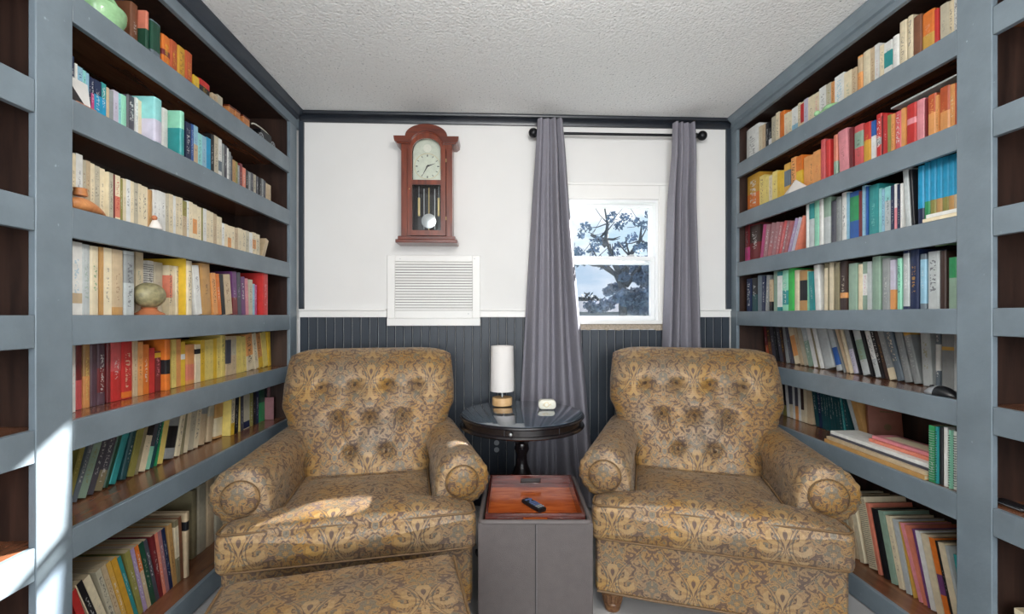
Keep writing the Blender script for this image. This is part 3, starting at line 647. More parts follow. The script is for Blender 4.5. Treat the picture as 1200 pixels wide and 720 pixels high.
shelf_row('right', 0, .06, None, '''
874 889 149 wh k=h i=bk;889.3 893 148 cr;893.3 897 146 be;897.2 900.6 144 bk;900.8 904 150 bk b=wh:0:.5;904.2 909 137 gc;909.2 912.8 132 cr i=ch;913 918.8 131 or k=h t=0 d=.17;919 923.8 133 cr i=pk;924 927.8 131 cr;928 934.8 126 lb b=wh:.4:1;935 937.8 121 cr;938 941.8 120 cr b=rd:.3:.95;942 946.8 116 pp;947 953.8 113 cr;954 959.8 109 cr i=pk;960 967.8 102 wh;968 973.8 98 gc i=ol;974 977.8 96 so;978 988.8 88 wh i=lb
989 997.8 84 cr i=sa;998 1003.8 80 be;1004 1009.8 66 so k=h i=ma b=be:.6:.95;1010.2 1019.8 60 cr k=h t=.3;1020 1024.8 56 be;1025 1030 52 wh i=rd;1031 1035.8 53 cr;1036 1044.8 49 wh b=te:.35:.75 i=te;1045 1052.6 42 wh k=h t=.2;1053 1061.8 25 cr k=h;1062.8 1068.8 19 cr k=h;1069.2 1079 19 br k=h t=0 b=db:.0:.1
1079.6 1094 14 mu k=h b=or:.5:1 t=.3;1094.2 1099 11 rd k=h t=0;1100 1110.8 5 gc k=h;1111.4 1116.8 1 cr k=h;1117 1122 -3 wh k=h''')
shelf_row('right', 1, .06, None, '''
875 889.6 205 go k=h b=or:.1:.5 i=wh;890 895.6 206 py;896 900.8 207 py;901 904.8 206 cr i=ol;905 910.8 201 py;911 914.8 201 ye;915 918.8 200 ye t=0;919 925.8 192 mu b=sl:.35:.8 t=0;926 932.4 185 so k=h;933 939.8 183 or b=ye:.1:.6 t=0
942 947.8 184 so t=0;948 952.8 182 so;953 960.8 177 so i=rd;961 966.2 164 pr k=h d=.2 t=0;966.4 972 165 rd k=h t=0;976 982.4 158 sm k=h b=sa:.05:.4 t=0;983 994.4 152 pk k=h i=ma l=-.06;995.4 999.6 150 ma t=0;1000 1010.8 147 pr k=h b=sa:.5:.85 i=dg;1011 1019.8 144 rd k=h i=go b=go:.1:.6;1021 1025.6 142 wh b=bl:.65:1 t=.4;1026 1032.6 134 rd k=h b=gr:.35:.5
1032.9 1034.6 136 ma t=0;1035 1039.8 134 rd;1040 1044 135 ol t=0;1044.2 1047.8 134 so;1048 1055.8 131 pr k=h;1056.2 1060.8 127 so i=ye;1061.2 1072.8 122 rd k=h b=pk:.55:.68 t=0;1073 1083 117 pk k=h t=0;1083.4 1085.8 116 ma t=0;1086.2 1096 111 rb k=h i=so b=so:.1:.6;1096.2 1099.8 112 so;1100 1111.8 102 rb k=h b=so:0:.5 i=so;1112 1118.8 99 so k=h i=cr;1119 1122.2 97 rb t=0''')
shelf_row('right', 2, .06, None, '''
871 877.6 264 ma k=h i=gr b=mg:0:.4;878 890 263 ma k=h b=db:.5:.97 i=wh;890.4 893.6 265 mg l=.1 t=0;894 898.4 265 mv l=.12;898.8 903.4 264 ro l=.14 b=mv:.4:1;903.8 908 263 mv l=.17;908.4 911.4 263 ro l=.17;911.8 914.6 262 pr l=.18;915 918 262 mv l=.2;918.4 921.4 262 ro l=.22;922.4 926 260 li l=.24;926.4 930 259 pp l=.24;930.4 933.4 257 sm l=.26 t=0
944 947 240 wh k=h t=0;947.2 953 238 lg b=te:.65:.98 t=0 k=h;953.4 959 234 mi k=h t=0;959.2 964 234 wh k=h t=0;964.2 972.4 232 sa k=h t=0 b=lg:0:.6;973 978.8 236 ch k=h i=nv;979 985 231 gr k=h t=.3;985.4 991.8 226 wh k=h;992 994.4 226 lb t=0;994.6 1006 225 bl k=h b=gn:.4:.9 t=0;1006.4 1010 224 ma t=0;1010.4 1014 218 lb;1014.4 1016.6 219 bl t=0;1017 1029 217 te k=h i=aq;1030 1033 221 aq t=0;1033.3 1036.4 222 lb;1036.8 1043.4 219 aq b=lg:.0:.7
1043.8 1047.6 218 nv;1048 1051 216 pk t=0 b=wh:.5:1;1051.3 1054.8 216 nv i=cr;1055 1058.6 215 wh i=bl;1060.4 1067 197 lg k=h l=-.04 t=0 d=.2;1068 1071.6 198 bk k=h l=-.03 t=0;1074.4 1081.8 195 nv k=h b=cy:.3:1 t=0 d=.22;1082.2 1088.8 191 cy k=h d=.2 b=gn:.0:.38 t=0;1089 1095.8 188 cy k=h d=.2 b=ol:.0:.38 t=0;1096 1102.8 186 cy k=h d=.2 b=ta:.0:.38 t=0;1103 1110.6 184 cy k=h d=.2 b=ol:.0:.38 t=0;1110.8 1117 182 cy k=h d=.2 b=ta:.0:.38 t=0;1117.2 1122.2 180 cy k=h d=.2 b=be:.0:.38 t=0''')
shelf_row('right', 3, .05, None, '''
874 880 327 nv k=h;880.4 887.6 326 dt k=h b=bk:.5:1;888 892.6 323 sl t=0;893 896.4 324 nv;896.8 900.8 323 gr l=.04;901.6 904.8 328 be b=bk:0:.3;905.8 910.8 318 sa k=h t=0;911 915.8 319 te b=wh:.1:.9 i=wh;916 922.8 317 mi k=h i=wh b=te:.15:.5;923 929.8 315 bg k=h t=0;930.2 935.8 317 cr k=h t=0;936 945.8 317 ta k=h b=bk:.25:.75 t=0;946 949 318 mi;949.2 954 319 te l=-.05 i=wh;954.6 960.8 311 wh k=h l=-.05 t=0
965 969.6 309 cr k=h t=0 b=kh:.9:1;970 971.6 310 kh t=0;972 976 308 cr t=0;976.4 982.6 308 kh k=h t=0;983.2 992 307 db k=h b=so:.25:.36 i=gc;993.2 1004 309 sa k=h t=0;1004.6 1010.6 310 cr k=h t=0;1011 1016 307 sa i=mg b=wh:.3:.75;1016.3 1020.6 307 lg t=0;1020.8 1031 301 sl k=h t=0 b=sa:0:1;1032.6 1041.8 303 gr k=h i=wh;1043.2 1048.4 305 pp b=so:0:.4 t=0;1050.4 1055.8 303 mi k=h
1057 1064.8 294 nv k=h i=wh b=lg:.05:.95;1065 1075.6 293 nv k=h i=go;1077 1084.4 298 sl k=h b=lb:.1:.9;1086 1099.8 295 lg k=h i=ch;1100.2 1107.6 294 db k=h t=0;1110.4 1120.4 302 gn k=h t=0 b=sa:.0:.6''', dk='p')
shelf_row('right', 4, .18, 'top', '''
887 891.6 h.22 db l=-.12 i=sm;892 896.8 h.22 ma l=-.12 b=rb:0:.4;897 900.8 h.22 db l=-.13 b=br:0:.5;901 904.8 h.22 ch l=-.13;905 908.8 h.22 bk l=-.13 i=gr;909 912.8 h.22 ch l=-.14 i=lg;913 915.8 h.22 db l=-.14;916 919.4 h.22 gr l=-.14 i=ma;919.8 922.4 h.21 ch l=-.16
923.4 929 h.225 cr l=-.2 b=so:.2:.7 t=0;929.3 932.8 h.225 be l=-.2;933.2 937.4 h.225 gc l=-.22 t=0;937.8 943 h.225 sa l=-.23 b=lg:.6:1;943.4 947.6 h.225 wh l=-.24 t=0;948 950 h.225 kh l=-.25 t=0;950.3 952.8 h.225 wh l=-.25 t=0;953.4 965.6 h.225 lg k=h l=-.25 t=0;966.2 974 h.225 lg k=h l=-.27 b=bl:.12:.5 t=0
975 977 h.225 gr l=-.28 t=0;978.4 981.8 h.225 be l=-.28 t=0;982 984.6 h.225 cr l=-.28;985 991.8 h.225 gr k=h l=-.28 i=sl b=pp:.0:.5;992.6 994.6 h.225 bk l=-.28 t=0;995 1004.6 h.225 lg k=h l=-.28 b=sa:.3:.7 i=ol;1005 1008.6 h.225 bk l=-.29 t=0;1009 1015.8 h.225 lg k=h l=-.29 b=wh:.35:.9;1016.6 1021 h.225 bk l=-.29;1021.6 1025.6 h.225 db l=-.29
1026.2 1033 h.225 gr l=-.28 b=cr:0:.22 t=.5;1033.8 1043.6 h.225 sl k=h l=-.27 i=cr;1044.4 1053.4 h.225 sl k=h l=-.24 i=lg b=gr:0:1;1054.6 1063.6 h.225 gr k=h l=-.24 i=lg b=mu:.86:.95;1078.4 1090 h.225 lg k=h l=-.03 i=ol;1095.4 1100.6 h.225 sl k=h b=wh:.3:.75;1102 1116.8 h.225 gr k=h b=mu:.66:.72 t=0;1118 1122 h.225 lg t=0''')
shelf_row('right', 5, .18, 'top', '''
896 900.6 h.2 db l=-.06;901 905.6 h.2 gc l=-.06 at=470;906 911.8 h.2 cr l=-.06 b=gr:.4:1 at=470;912.2 916.6 h.2 gr at=470 l=-.06;917 921 h.2 bk at=470 l=-.06 b=ol:0:.3 t=0;921.3 924.4 h.22 wh at=470 l=-.06 t=0;924.7 928 h.22 cr at=470 l=-.06 b=ch:.35:1 t=0;928.3 930.6 h.22 wh at=470 l=-.06 t=0;931 934.4 h.22 so at=470 l=-.06 b=ch:.35:1;934.7 937.4 h.22 wh at=470 l=-.06 t=0;937.8 941 h.22 cr at=470 l=-.06 b=db:.3:1 t=0;941.3 944.4 h.22 cr at=470 l=-.06 t=0;944.8 951.8 h.22 be at=470 l=-.06 t=0
953 956.6 h.22 dt at=470 l=-.11;957 960.2 h.22 nv at=470 l=-.11;960.5 963.4 h.22 dt at=470 l=-.11;963.8 966.6 h.22 dt at=470 l=-.11;967 969.8 h.22 dt at=470 l=-.11;970.2 973.2 h.22 dt at=470 l=-.12;973.5 976.6 h.22 dt at=470 l=-.12;977 980.2 h.22 dt at=470 l=-.13;980.5 983.8 h.22 dt at=470 l=-.13;984.2 986 h.22 te at=470 l=-.14;986.4 989.6 h.22 dt at=470 l=-.15
992.4 996.4 h.22 lg at=472 l=-.3 t=0;996.8 1003 h.22 ta at=472 l=-.3 t=0''', near='flat stack')
shelf_row('right', 6, .12, 'top', '''
985.4 990.8 h.27 gc k=m at=600 l=-.2;991.2 996.6 h.27 be k=m at=600 l=-.2 t=0;997 1002.8 h.27 cr k=m at=600 l=-.2 t=0;1005 1014.6 h.29 cr k=s at=600 l=-.2 t=0;1015 1018.6 h.28 sm k=m at=600 l=-.22 t=0;1019.4 1025 h.27 bk k=m at=600 l=-.24 t=0;1026 1032.8 h.275 sa k=m at=600 l=-.25 t=0;1033.2 1039 h.27 cr k=m at=600 l=-.26;1040.4 1046.6 h.27 lg k=m at=600 l=-.26 t=0;1047 1051.8 h.27 mu k=m at=600 l=-.27 i=bk
1052.4 1056.8 h.27 pk k=m at=604 l=-.28 t=0;1057 1061.6 h.27 sm k=m at=604 l=-.28 t=0;1062 1064.2 h.27 pu k=m at=606 l=-.28 t=0;1065.4 1071.6 h.27 wh k=m at=610 l=-.28 t=0;1072 1081 h.27 cr k=m at=614 l=-.28 t=0;1082 1088.8 h.27 or k=m at=618 l=-.28 b=pu:.3:.55 t=0;1090 1093 h.27 bk k=m at=622 l=-.28;1094 1102.6 h.27 cr k=m at=626 l=-.27 t=0;1103.2 1109 h.27 lg k=m at=628 l=-.26 t=0;1110.6 1119.6 h.255 te k=m at=632 l=-.22 b=wh:.3:.45;1120.6 1128 h.25 cr k=m at=632 l=-.2''')
# the flat and odd ones
def flat_book(name_kind, x_spine, y0, y1, z, t, D, col, label, group, side='right', yaw=0, band=None, ink='wh', kind='h', letter=0):
    # lying flat: spine faces the room, long side along the shelf
    sg = 1 if side == 'right' else -1
    r = empty(KIND[kind][0], (x_spine, (y0+y1)/2, z), yaw, label, KIND[kind][1], group)
    c = .0022; L_ = (y1-y0)/2
    m = MB(); vs = []
    def bx(mm, a, b_, y0_, y1_, z0_, z1_): mm.box(min(sg*a, sg*b_), max(sg*a, sg*b_), y0_, y1_, z0_, z1_)
    bx(m, 0, D, -L_, L_, 0, c); bx(m, 0, D, -L_, L_, t-c, t); bx(m, 0, c, -L_, L_, c, t-c)
    o = m.build('cover', M['book'], r); o.color = (*srgb(CN[col][1]), 1)
    o['ink'] = [0., 0., 0.]; o['band'] = [0., 0., 0.]; o['range'] = [2., 2., 0.]
    p = MB(); bx(p, c, D-.004, -L_+.003, L_-.003, c, t-c); p.build('page_block', M['pages'], r)
    if band:
        b_ = MB(); bx(b_, D*.2, D*.8, -L_*.75, L_*.75, t, t+.0006); q = b_.build('cover_panel', M['book'], r); q.color = (*srgb(CN[band][1]), 1); q['ink'] = [0., 0., 0.]; q['band'] = [0., 0., 0.]; q['range'] = [2., 2., 0.]
    return r
g6 = 'books lying flat on the sixth shelf of the right bookcase'
z6 = RZ[5]+.001
def yr(px, xp): return onx(px, 369, xp).y
xs = XR+.012
ya, yb = yr(1083, xs), yr(966, xs)
flat_book('', xs, ya, yb, z6, .016, .155, 'ta', 'tan book lying flat, lowest of the stack, sixth shelf of right bookcase', g6)
flat_book('', xs+.003, ya, yb-.01, z6+.017, .013, .152, 'be', 'beige book lying flat, second up in the stack, sixth shelf of right bookcase', g6)
flat_book('', xs+.018, ya+.0, yb-.012, z6+.031, .009, .138, 'ch', 'thin dark grey folder lying flat below the white pad, right bookcase', g6)
flat_book('', xs+.022, ya+.0, yb-.01, z6+.041, .014, .134, 'wh', 'white pad lying flat under the pink book, right bookcase', g6)
flat_book('', xs+.05, ya+.0, yr(1018, xs+.05), z6+.056, .013, .115, 'sm', 'salmon pink paperback lying flat second from top of the stack', g6, kind='p')
flat_book('', xs+.06, ya+.01, yr(1022, xs+.06), z6+.070, .012, .105, 'pk', 'pink covered book with cream panel lying on top of the stack', g6, kind='p', band='cr')
# two green/cream spirals, black book, near the post
shelf_row('right', 5, .02, None, '''
1087 1094 h.2 gn k=s s=.02;1095 1099.6 h.2 te k=s s=.02;1100 1104 h.2 bk k=h s=.03 t=0;1105 1110 h.205 wh k=h s=.03 t=0;1110.4 1115.6 h.2 mi k=s s=.02;1116 1120 h.2 wh k=s s=.03''', only='from the near post, in front')
# book standing with its brown cover turned to the room
p0 = onx(1000, 369, XR+.13); p1 = onx(1036, 369, XR+.19)
bb = empty('hardcover_book', (XR+.188, onx(1013, 369, XR+.188).y-.02, z6+.006), 0, 'brown hardback with its title cover facing out, leaning behind the flat stack', 'hardback', 'books on the sixth shelf of the right bookcase')
bb.rotation_euler = (math.radians(-12), 0, math.radians(-24))
m_ = MB(); m_.box(0, .125, -.003, 0, 0, .21); m_.box(0, .125, -.027, -.024, 0, .21); m_.box(0, .003, -.024, -.003, 0, .21)
o = m_.build('cover', M['book'], bb); o.color = (*srgb('#8a5342'), 1); o['ink'] = [0., 0., 0.]; o['band'] = [0., 0., 0.]; o['range'] = [2., 2., 0.]
MB().box(.003, .122, -.0237, -.0033, .003, .207).build('page_block', M['pages'], bb)
ti = MB()
for zz, w_ in ((.18, .10), (.165, .08), (.14, .05)): ti.box(.07-w_/2, .07+w_/2, -.0276, -.0271, zz, zz+.006)
ti.lathe([(.014, 0), (.014, .0006)], 16, (.07, -.0277, .075), axis='y'); ti.build('title_print', M['piping'], bb)['kind'] = 'stuff'
# flat things: folder laid on the red books, two cream books under the blue set
xf_ = XR+.10
flat_book('', XR+.07, yr(1121, XR+.07), yr(1044, XR+.07), CAM_H+.634+.1965, .006, .07, 'lg', 'long flat pale grey folder lying across the tops of the red books', 'books on the second shelf of the right bookcase')
for dz, cc, dx_, lb_ in ((0, 'cr', 0.003, 'cream book lying flat beneath the blue set, lower of two'), (.014, 'wh', .008, 'white book lying flat beneath the blue set, upper of two')):
    flat_book('', XR+dx_, yr(1121.5, XR+dx_), yr(1081+dz*300, XR+dx_), RZ[2]+.001+dz, .012, .05, cc, lb_, 'books on the third shelf of the right bookcase')
# near right bay: white spiral notebook on the bottom shelf, thin black case above
sg_y = onx(1187, 369, XR+.06).y
make_book('right', (XR+.06, sg_y-.03, RZ[6]+.001), 0, .03, .215, .2, 'cr', 's', 'cream spiral notebook standing alone low in the nearest right bay', 'notebooks', True)
# ------------------------------------------------------------------ upholstery
def rrect(w, z0, z1, r, nx=28, nz=5, na=5):
    r = min(r, (z1-z0)/2-.0005, w-.0005); P = []
    def seg(a, b, n): return [(a[0]+(b[0]-a[0])*i/n, a[1]+(b[1]-a[1])*i/n) for i in range(n)]
    def arc(cx, cz, a0): return [(cx+r*math.cos(a0+PI/2*i/na), cz+r*math.sin(a0+PI/2*i/na)) for i in range(na)]
    P += arc(w-r, z0+r, -PI/2); P += seg((w, z0+r), (w, z1-r), nz); P += arc(w-r, z1-r, 0); P += seg((w-r, z1), (-w+r, z1), nx)
    P += arc(-w+r, z1-r, PI/2); P += seg((-w, z1-r), (-w, z0+r), nz); P += arc(-w+r, z0+r, PI); P += seg((-w+r, z0), (w-r, z0), nx)
    return P
def cushion(wf, y0, y1, z0, z1, r, crown, name, parent, sag=0.0, bulge=.012, ny=30, pipe=True, droop=0):
    R = []
    stations = []
    for i in range(5): a = PI/2*i/4; stations.append((y0+r*(1-math.sin(a)), r*(1-math.cos(a))))
    stations = stations[::-1]
    sec = [(y0, r)]; sec = []
    for q in (.03, .25, .5, .75, .92): sec.append((y0-bulge*(1-q*q), None, q))
    for y, ins in stations: sec.append((y, ins, 1))
    for i in range(1, ny): sec.append((y0+r+(y1-y0-2*r)*i/ny, 0, 1))
    for y, ins in stations[::-1]: sec.append((y0+y1-y, ins, 1))
    sec.append((y1, r, .5)); sec.append((y1, r, .03))
    zm = (z0+z1)/2
    for y, ins, q in sec:
        i_ = r if ins is None else ins
        w_ = wf(min(max(y, y0), y1))-i_; pts = rrect(w_, z0+i_, z1-i_, max(.004, r-i_))
        t = (y-y0)/(y1-y0); ring = []
        for x, z in pts:
            x *= q; z = zm+(z-zm)*q
            k = max(0, (z-zm)/((z1-z0)/2)) if q == 1 else 0
            yy = min(max(t, 0), 1)
            cr_ = crown*max(0, 1-abs(x/max(w_, .01))**3)*(math.sin(PI*min(1, yy*1.15+.06))**.55 if yy < 1 else 0)
            z += k*cr_ + k*noise.noise(Vector((x*7, y*7, 3)))*.006
            z -= droop*(abs(x/max(w_, .01))**4)*k*.5
            ring.append((x, y+noise.noise(Vector((x*5, z*9, 1)))*.004*(1 if y < y0+.05 else 0), z))
        R.append(ring)
    m = MB().rings(R); o = m.build(name, M['fabric'], parent, smooth=50); boxuv(o.data, 1, .37, .21)
    if pipe:
        for zz, kk in ((z1, 1), (z0, -1)):
            pts = []
            c = r*.28; ze = zz-kk*c
            ys = [y1-r-(y1-y0-2*r)*i/16 for i in range(17)]
            for y in ys: pts.append((-wf(y)+c-.002, y, ze))
            xw = wf(y0)-r
            for i in range(21): x = -xw+2*xw*i/20; pts.append((x, y0+c-.002, ze+noise.noise(Vector((x*6, 0, kk)))*.002))
            for y in ys[::-1]: pts.append((wf(y)-c+.002, y, ze))
            MB().tube(pts, .0045, 6).build('piping', M['piping'], o, smooth=60)
    return o
def turned_leg(parent, x, y, h, name='leg', front=True):
    if front:
        pr = [(.022, 0), (.030, .004), (.034, .018), (.033, .028), (.037, .03), (.038, .036), (.036, .04), (.040, .062), (.043, .075), (.046, .078), (.046, .084), (.041, .087), (.05, .094), (.052, h)]
    else: pr = [(.02, 0), (.024, .01), (.032, h)]
    o = MB().lathe(pr, 24, (x, y, 0)).build(name, M['leg_wood'], parent, smooth=35)
    if front:
        fl = MB()
        for k in range(16):
            a = 2*PI*k/16; fl.tube([(x+.0372*math.cos(a), y+.0372*math.sin(a), .041), (x+.0425*math.cos(a), y+.0425*math.sin(a), .074)], .0034, 5)
        fl.build('fluting', M['leg_wood'], o, smooth=60)
def armchair(loc, rz, label):
    root = empty('armchair', (loc[0], loc[1], 0), rz, label, 'armchair', 'gold damask armchairs')
    # base
    b = MB(); R = []
    for y, ins in ((.022, .03), (.022, .012), (.03, .003), (.045, 0), (.45, 0), (.80, 0), (.84, .003), (.85, .02)):
        R.append([(x, y, z) for x, z in rrect(.44-.035*max(0, (y-.1)/.75)-ins, .10+ins*.3, .32, .015)])
    b.rings(R); o = b.build('base', M['fabric'], root, smooth=40); boxuv(o.data, 1, .37, .05)
    MB().tube([(-.43, .02, .104), (-.2, .018, .101), (.0, .018, .103), (.2, .018, .101), (.43, .02, .104)], .005, 6).build('welt', M['piping'], o)
    def wf(y):
        t = min(1, max(0, (y-.105)/.045)); t = t*t*(3-2*t); return .452*(1-t)+.288*t
    cushion(wf, -.005, .57, .315, .462, .026, .042, 'seat_cushion', root, droop=.02)
    # backrest, buttoned
    K = [(.40, .283), (.50, .300), (.60, .345), (.68, .395), (.76, .428), (.84, .43), (.94, .424), (1.03, .414)]
    def W(z):
        for (a, wa), (c, wc) in zip(K, K[1:]):
            if z <= c: t = (z-a)/(c-a); t = max(0, t); t = t*t*(3-2*t); return wa+(wc-wa)*t
        return K[-1][1]
    Z0, Z1 = .40, 1.025; NU, NV = 64, 56
    btn = [(-.24, .845), (-.08, .85), (.08, .85), (.24, .845), (-.16, .70), (0, .70), (.16, .70), (-.085, .545), (.085, .545)]
    def yfront(z): return .52+(z-.46)*.48+max(0, z-.9)**2*2.2
    G = {}
    for side in (0, 1):
        for i in range(NU+1):
            u = math.sin(PI/2*(2*i/NU-1))
            for j in range(NV+1):
                v = math.sin(PI/2*(2*j/NV-1)); vv = (v+1)/2
                z = Z0+(Z1-Z0)*vv; z -= .035*abs(u)**8*vv**3; x = u*W(z)
                prof = max(0, 1-abs(u)**6)**(1/2.4)*max(0, 1-abs(v)**9)**(1/2.4)
                ym = yfront(z)+.085
                if side == 0:
                    y = ym-.085*prof; d = 0
                    puff = .022*math.cos(min(1, abs(u))*PI/2)*math.cos(v*PI/2)**.5
                    for bx_, bz in btn:
                        r2 = ((x-bx_)**2+(z-bz)**2); d += .030*math.exp(-r2/.0005)+.012*math.exp(-r2/.004)
                    # shallow creases joining neighbouring buttons
                    for q, (ax, az) in enumerate(btn):
                        for (cx, cz) in btn[q+1:]:
                            L2 = (ax-cx)**2+(az-cz)**2
                            if L2 > .034: continue
                            t = max(0, min(1, ((x-ax)*(cx-ax)+(z-az)*(cz-az))/L2))
                            r2 = (x-ax-t*(cx-ax))**2+(z-az-t*(cz-az))**2
                            d += .007*math.exp(-r2/.00016)
                    y += (d-puff)*min(1, prof*1.3)+noise.noise(Vector((x*6, z*6, 9)))*.006*prof
                else: y = ym+.075*prof
                G[(side, i, j)] = (x, y, z)
    m = MB(); idx = {}; vs = []
    for (s_, i, j), p in G.items():
        if s_ == 1 and (i in (0, NU) or j in (0, NV)): idx[(1, i, j)] = idx[(0, i, j)]
        else: idx[(s_, i, j)] = len(vs); vs.append(p)
    fs = []
    for s_ in (0, 1):
        for i in range(NU):
            for j in range(NV):
                f = [idx[(s_, i, j)], idx[(s_, i+1, j)], idx[(s_, i+1, j+1)], idx[(s_, i, j+1)]]
                fs.append(f if s_ == 0 else f[::-1])
    m.add(vs, fs); bk = m.build('backrest', M['fabric'], root, smooth=60); boxuv(bk.data, 1, 0, .12)
    for bx_, bz in btn:
        yb = yfront(bz)+.026-.022*math.cos(abs(bx_)/W(bz)*PI/2)
        MB().sphere((bx_, yb, bz), .0075, 12, sc=(1, .5, 1)).build('tuft_button', M['button'], bk, smooth=60)
    # arms
    for s in (-1, 1):
        sec = []
        YS = [.122, .126, .134, .15, .17, .19, .22, .28, .34, .40, .46, .52, .58, .64, .70, .76, .80]
        na = 30
        for y in YS:
            t = (y-.13)/.7; xc = .412-.062*max(0, t); zc = .538+.028*max(0, t); r = .108-.014*max(0, t)
            e = max(0, 1-(y-.122)/.02); sh = 1-.18*e*e
            ring = []
            inner = [(.287-.0*t, .33), (.287, .42), (.290, .46), (.299, .50)]
            for x, z in inner: ring.append((x+e*.01, z))
            for k in range(na+1):
                a = math.radians(172-(172+78)*k/na)
                fall = max(0, 1-(y-.122)/.07); pl_ = 1+.045*math.sin(a*19+math.sin(a*5))*fall*(1-.5*e)+.02*noise.noise(Vector((math.cos(a)*2, math.sin(a)*2, y*12+s)))
                ring.append((xc+r*sh*pl_*math.cos(a), zc+r*sh*pl_*math.sin(a)))
            ox = .438-.05*max(0, t)
            for x, z in ((ox-.006, .425), (ox, .40), (ox, .30), (ox, .20), (ox-.001, .112)): ring.append((x-e*.01, z))
            ring += [(.36, .112), (.30, .112)]
            sec.append([(s*x, y, z) for x, z in ring])
        m = MB(); n = len(sec[0]); vs = [p for r_ in sec for p in r_]; fs = []; uvs = []
        arc = [0]
        for k in range(n): a_, b_ = Vector(sec[8][k]), Vector(sec[8][(k+1) % n]); arc.append(arc[-1]+(b_-a_).length)
        for i in range(len(sec)-1):
            for k in range(n):
                k2 = (k+1) % n; fs.append((i*n+k, i*n+k2, (i+1)*n+k2, (i+1)*n+k))
                uvs.append([(arc[k]+.1, YS[i]), (arc[k+1]+.1, YS[i]), (arc[k+1]+.1, YS[i+1]), (arc[k]+.1, YS[i+1])])
        fs.append(tuple(range(n))); uvs.append([(sec[0][k][0], sec[0][k][2]) for k in range(n)])
        fs.append(tuple((len(sec)-1)*n+k for k in range(n))); uvs.append([(0, 0)]*n)
        m.add(vs, fs, 0, uvs); arm = m.build('arm', M['fabric'], root, smooth=55)
        xc, zc = .412, .538
        pr = [(.0005, -.018), (.03, -.018), (.052, -.013), (.063, -.007), (.066, .0), (.064, .008)]
        d = MB().lathe([(r, z) for r, z in pr], 32, (s*(xc-.004), .121, zc-.006), axis='y'); do = d.build('arm_scroll', M['fabric'], arm, smooth=60); boxuv(do.data, 1, .15-s*xc, .40*.46-zc)
        MB().tube([(s*(xc-.004)+.067*math.cos(a), .118, zc-.006+.067*math.sin(a)) for a in [2*PI*k/32 for k in range(32)]], .0022, 6, closed=True).build('scroll_piping', M['piping'], arm, smooth=60)
    for x in (-.375, .375):
        turned_leg(root, x, .085, .105)
        turned_leg(root, x*.9, .78, .105, front=False)
    bpn = MB().box(-.33, .33, .72, .845, .3, .62).build('back_panel', M['fabric'], root, bevel=.01); boxuv(bpn.data)
    return root
armchair((-.507, 1.655), math.radians(9.8), 'gold damask armchair on the left, behind the ottoman and below the wall clock')
armchair((.819, 1.642), math.radians(-18.4), 'gold damask armchair on the right, below the window, its front leg showing')
# ottoman
ot = empty('ottoman', (-.418, 1.228, 0), math.radians(12.6), 'low gold damask footstool in front of the left armchair', 'footstool')
cushion(lambda y: .352, -.26, .26, .27, .405, .03, .02, 'cushion', ot, droop=.01)
R = [[(x, y, z) for x, z in rrect(.335-i, .10, .275, .012)] for y, i in ((-.245, .015), (-.24, 0), (0, 0), (.24, 0), (.245, .015))]
q = MB().rings(R).build('base', M['fabric'], ot, smooth=40); boxuv(q.data, 1, .2, 0)
for x in (-.28, .28):
    for y in (-.19, .19): turned_leg(ot, x, y, .105)
# ------------------------------------------------------------------ storage cube with tray and remote
bx_ = empty('storage_cube', (.0876*cY+1.926*sY, 1.926*cY-.0876*sY, 0), -YAW, 'grey brown leather storage cube between the armchairs holding the red tray', 'storage box')
h = .44; BD = .243
def recessed(x, y, z0, z1, rim, zr):             # box with a sunken top
    o_ = [(-x, -y), (x, -y), (x, y), (-x, y)]; n_ = [(-x+rim, -y+rim), (x-rim, -y+rim), (x-rim, y-rim), (-x+rim, y-rim)]
    vs = [(a, b, z0) for a, b in o_]+[(a, b, z1) for a, b in o_]+[(a, b, z1) for a, b in n_]+[(a, b, zr) for a, b in n_]
    fs = [(3, 2, 1, 0), (12, 13, 14, 15)]
    for k in range(4):
        k2 = (k+1) % 4; fs += [(k, k2, 4+k2, 4+k), (4+k, 4+k2, 8+k2, 8+k), (8+k, 8+k2, 12+k2, 12+k)]
    return MB().add(vs, fs)
b = recessed(.215, BD-.003, .012, h-.009, .018, h-.0475).build('body', M['leather'], bx_, bevel=.004, seg=3)
for x in (-.14, .14):
    for y in (-.16, .16): MB().box(x-.02, x+.02, y-.02, y+.02, 0, .0118).build('foot', M['plastic'], bx_)
pts = []
for sx_, sy_, a0 in ((1, -1, -PI/2), (1, 1, 0), (-1, 1, PI/2), (-1, -1, PI)):
    for k in range(5): a = a0+PI/2*k/4; pts.append((sx_*(.206-.012)+.012*math.cos(a), sy_*(BD-.012-.012)+.012*math.sin(a), h-.009))
MB().tube(pts, .0105, 10, closed=True).build('rim', M['leather'], bx_, smooth=60)
sm_ = MB(); sm_.box(-.0012, .0012, -BD+.0012, -BD+.0032, .02, h-.012); sm_.build('seam', M['plastic'], bx_)
st_ = MB()
for k in range(66): z = .03+k*.006; st_.box(.004, .0047, -BD+.0017, -BD+.0032, z, z+.0035)
st_.build('stitching', M['silver'], bx_)
tr = empty('serving_tray', (.0876*cY+1.918*sY, 1.918*cY-.0876*sY, h-.0455), -YAW, 'square red wooden tray with cut-out handle sitting on the leather cube', 'tray')
T, TL, TH = .189, .2095, .0625
MB().box(-T+.008, T-.008, -TL+.008, TL-.008, .0, .006).build('tray_floor', M['tray_floor'], tr)
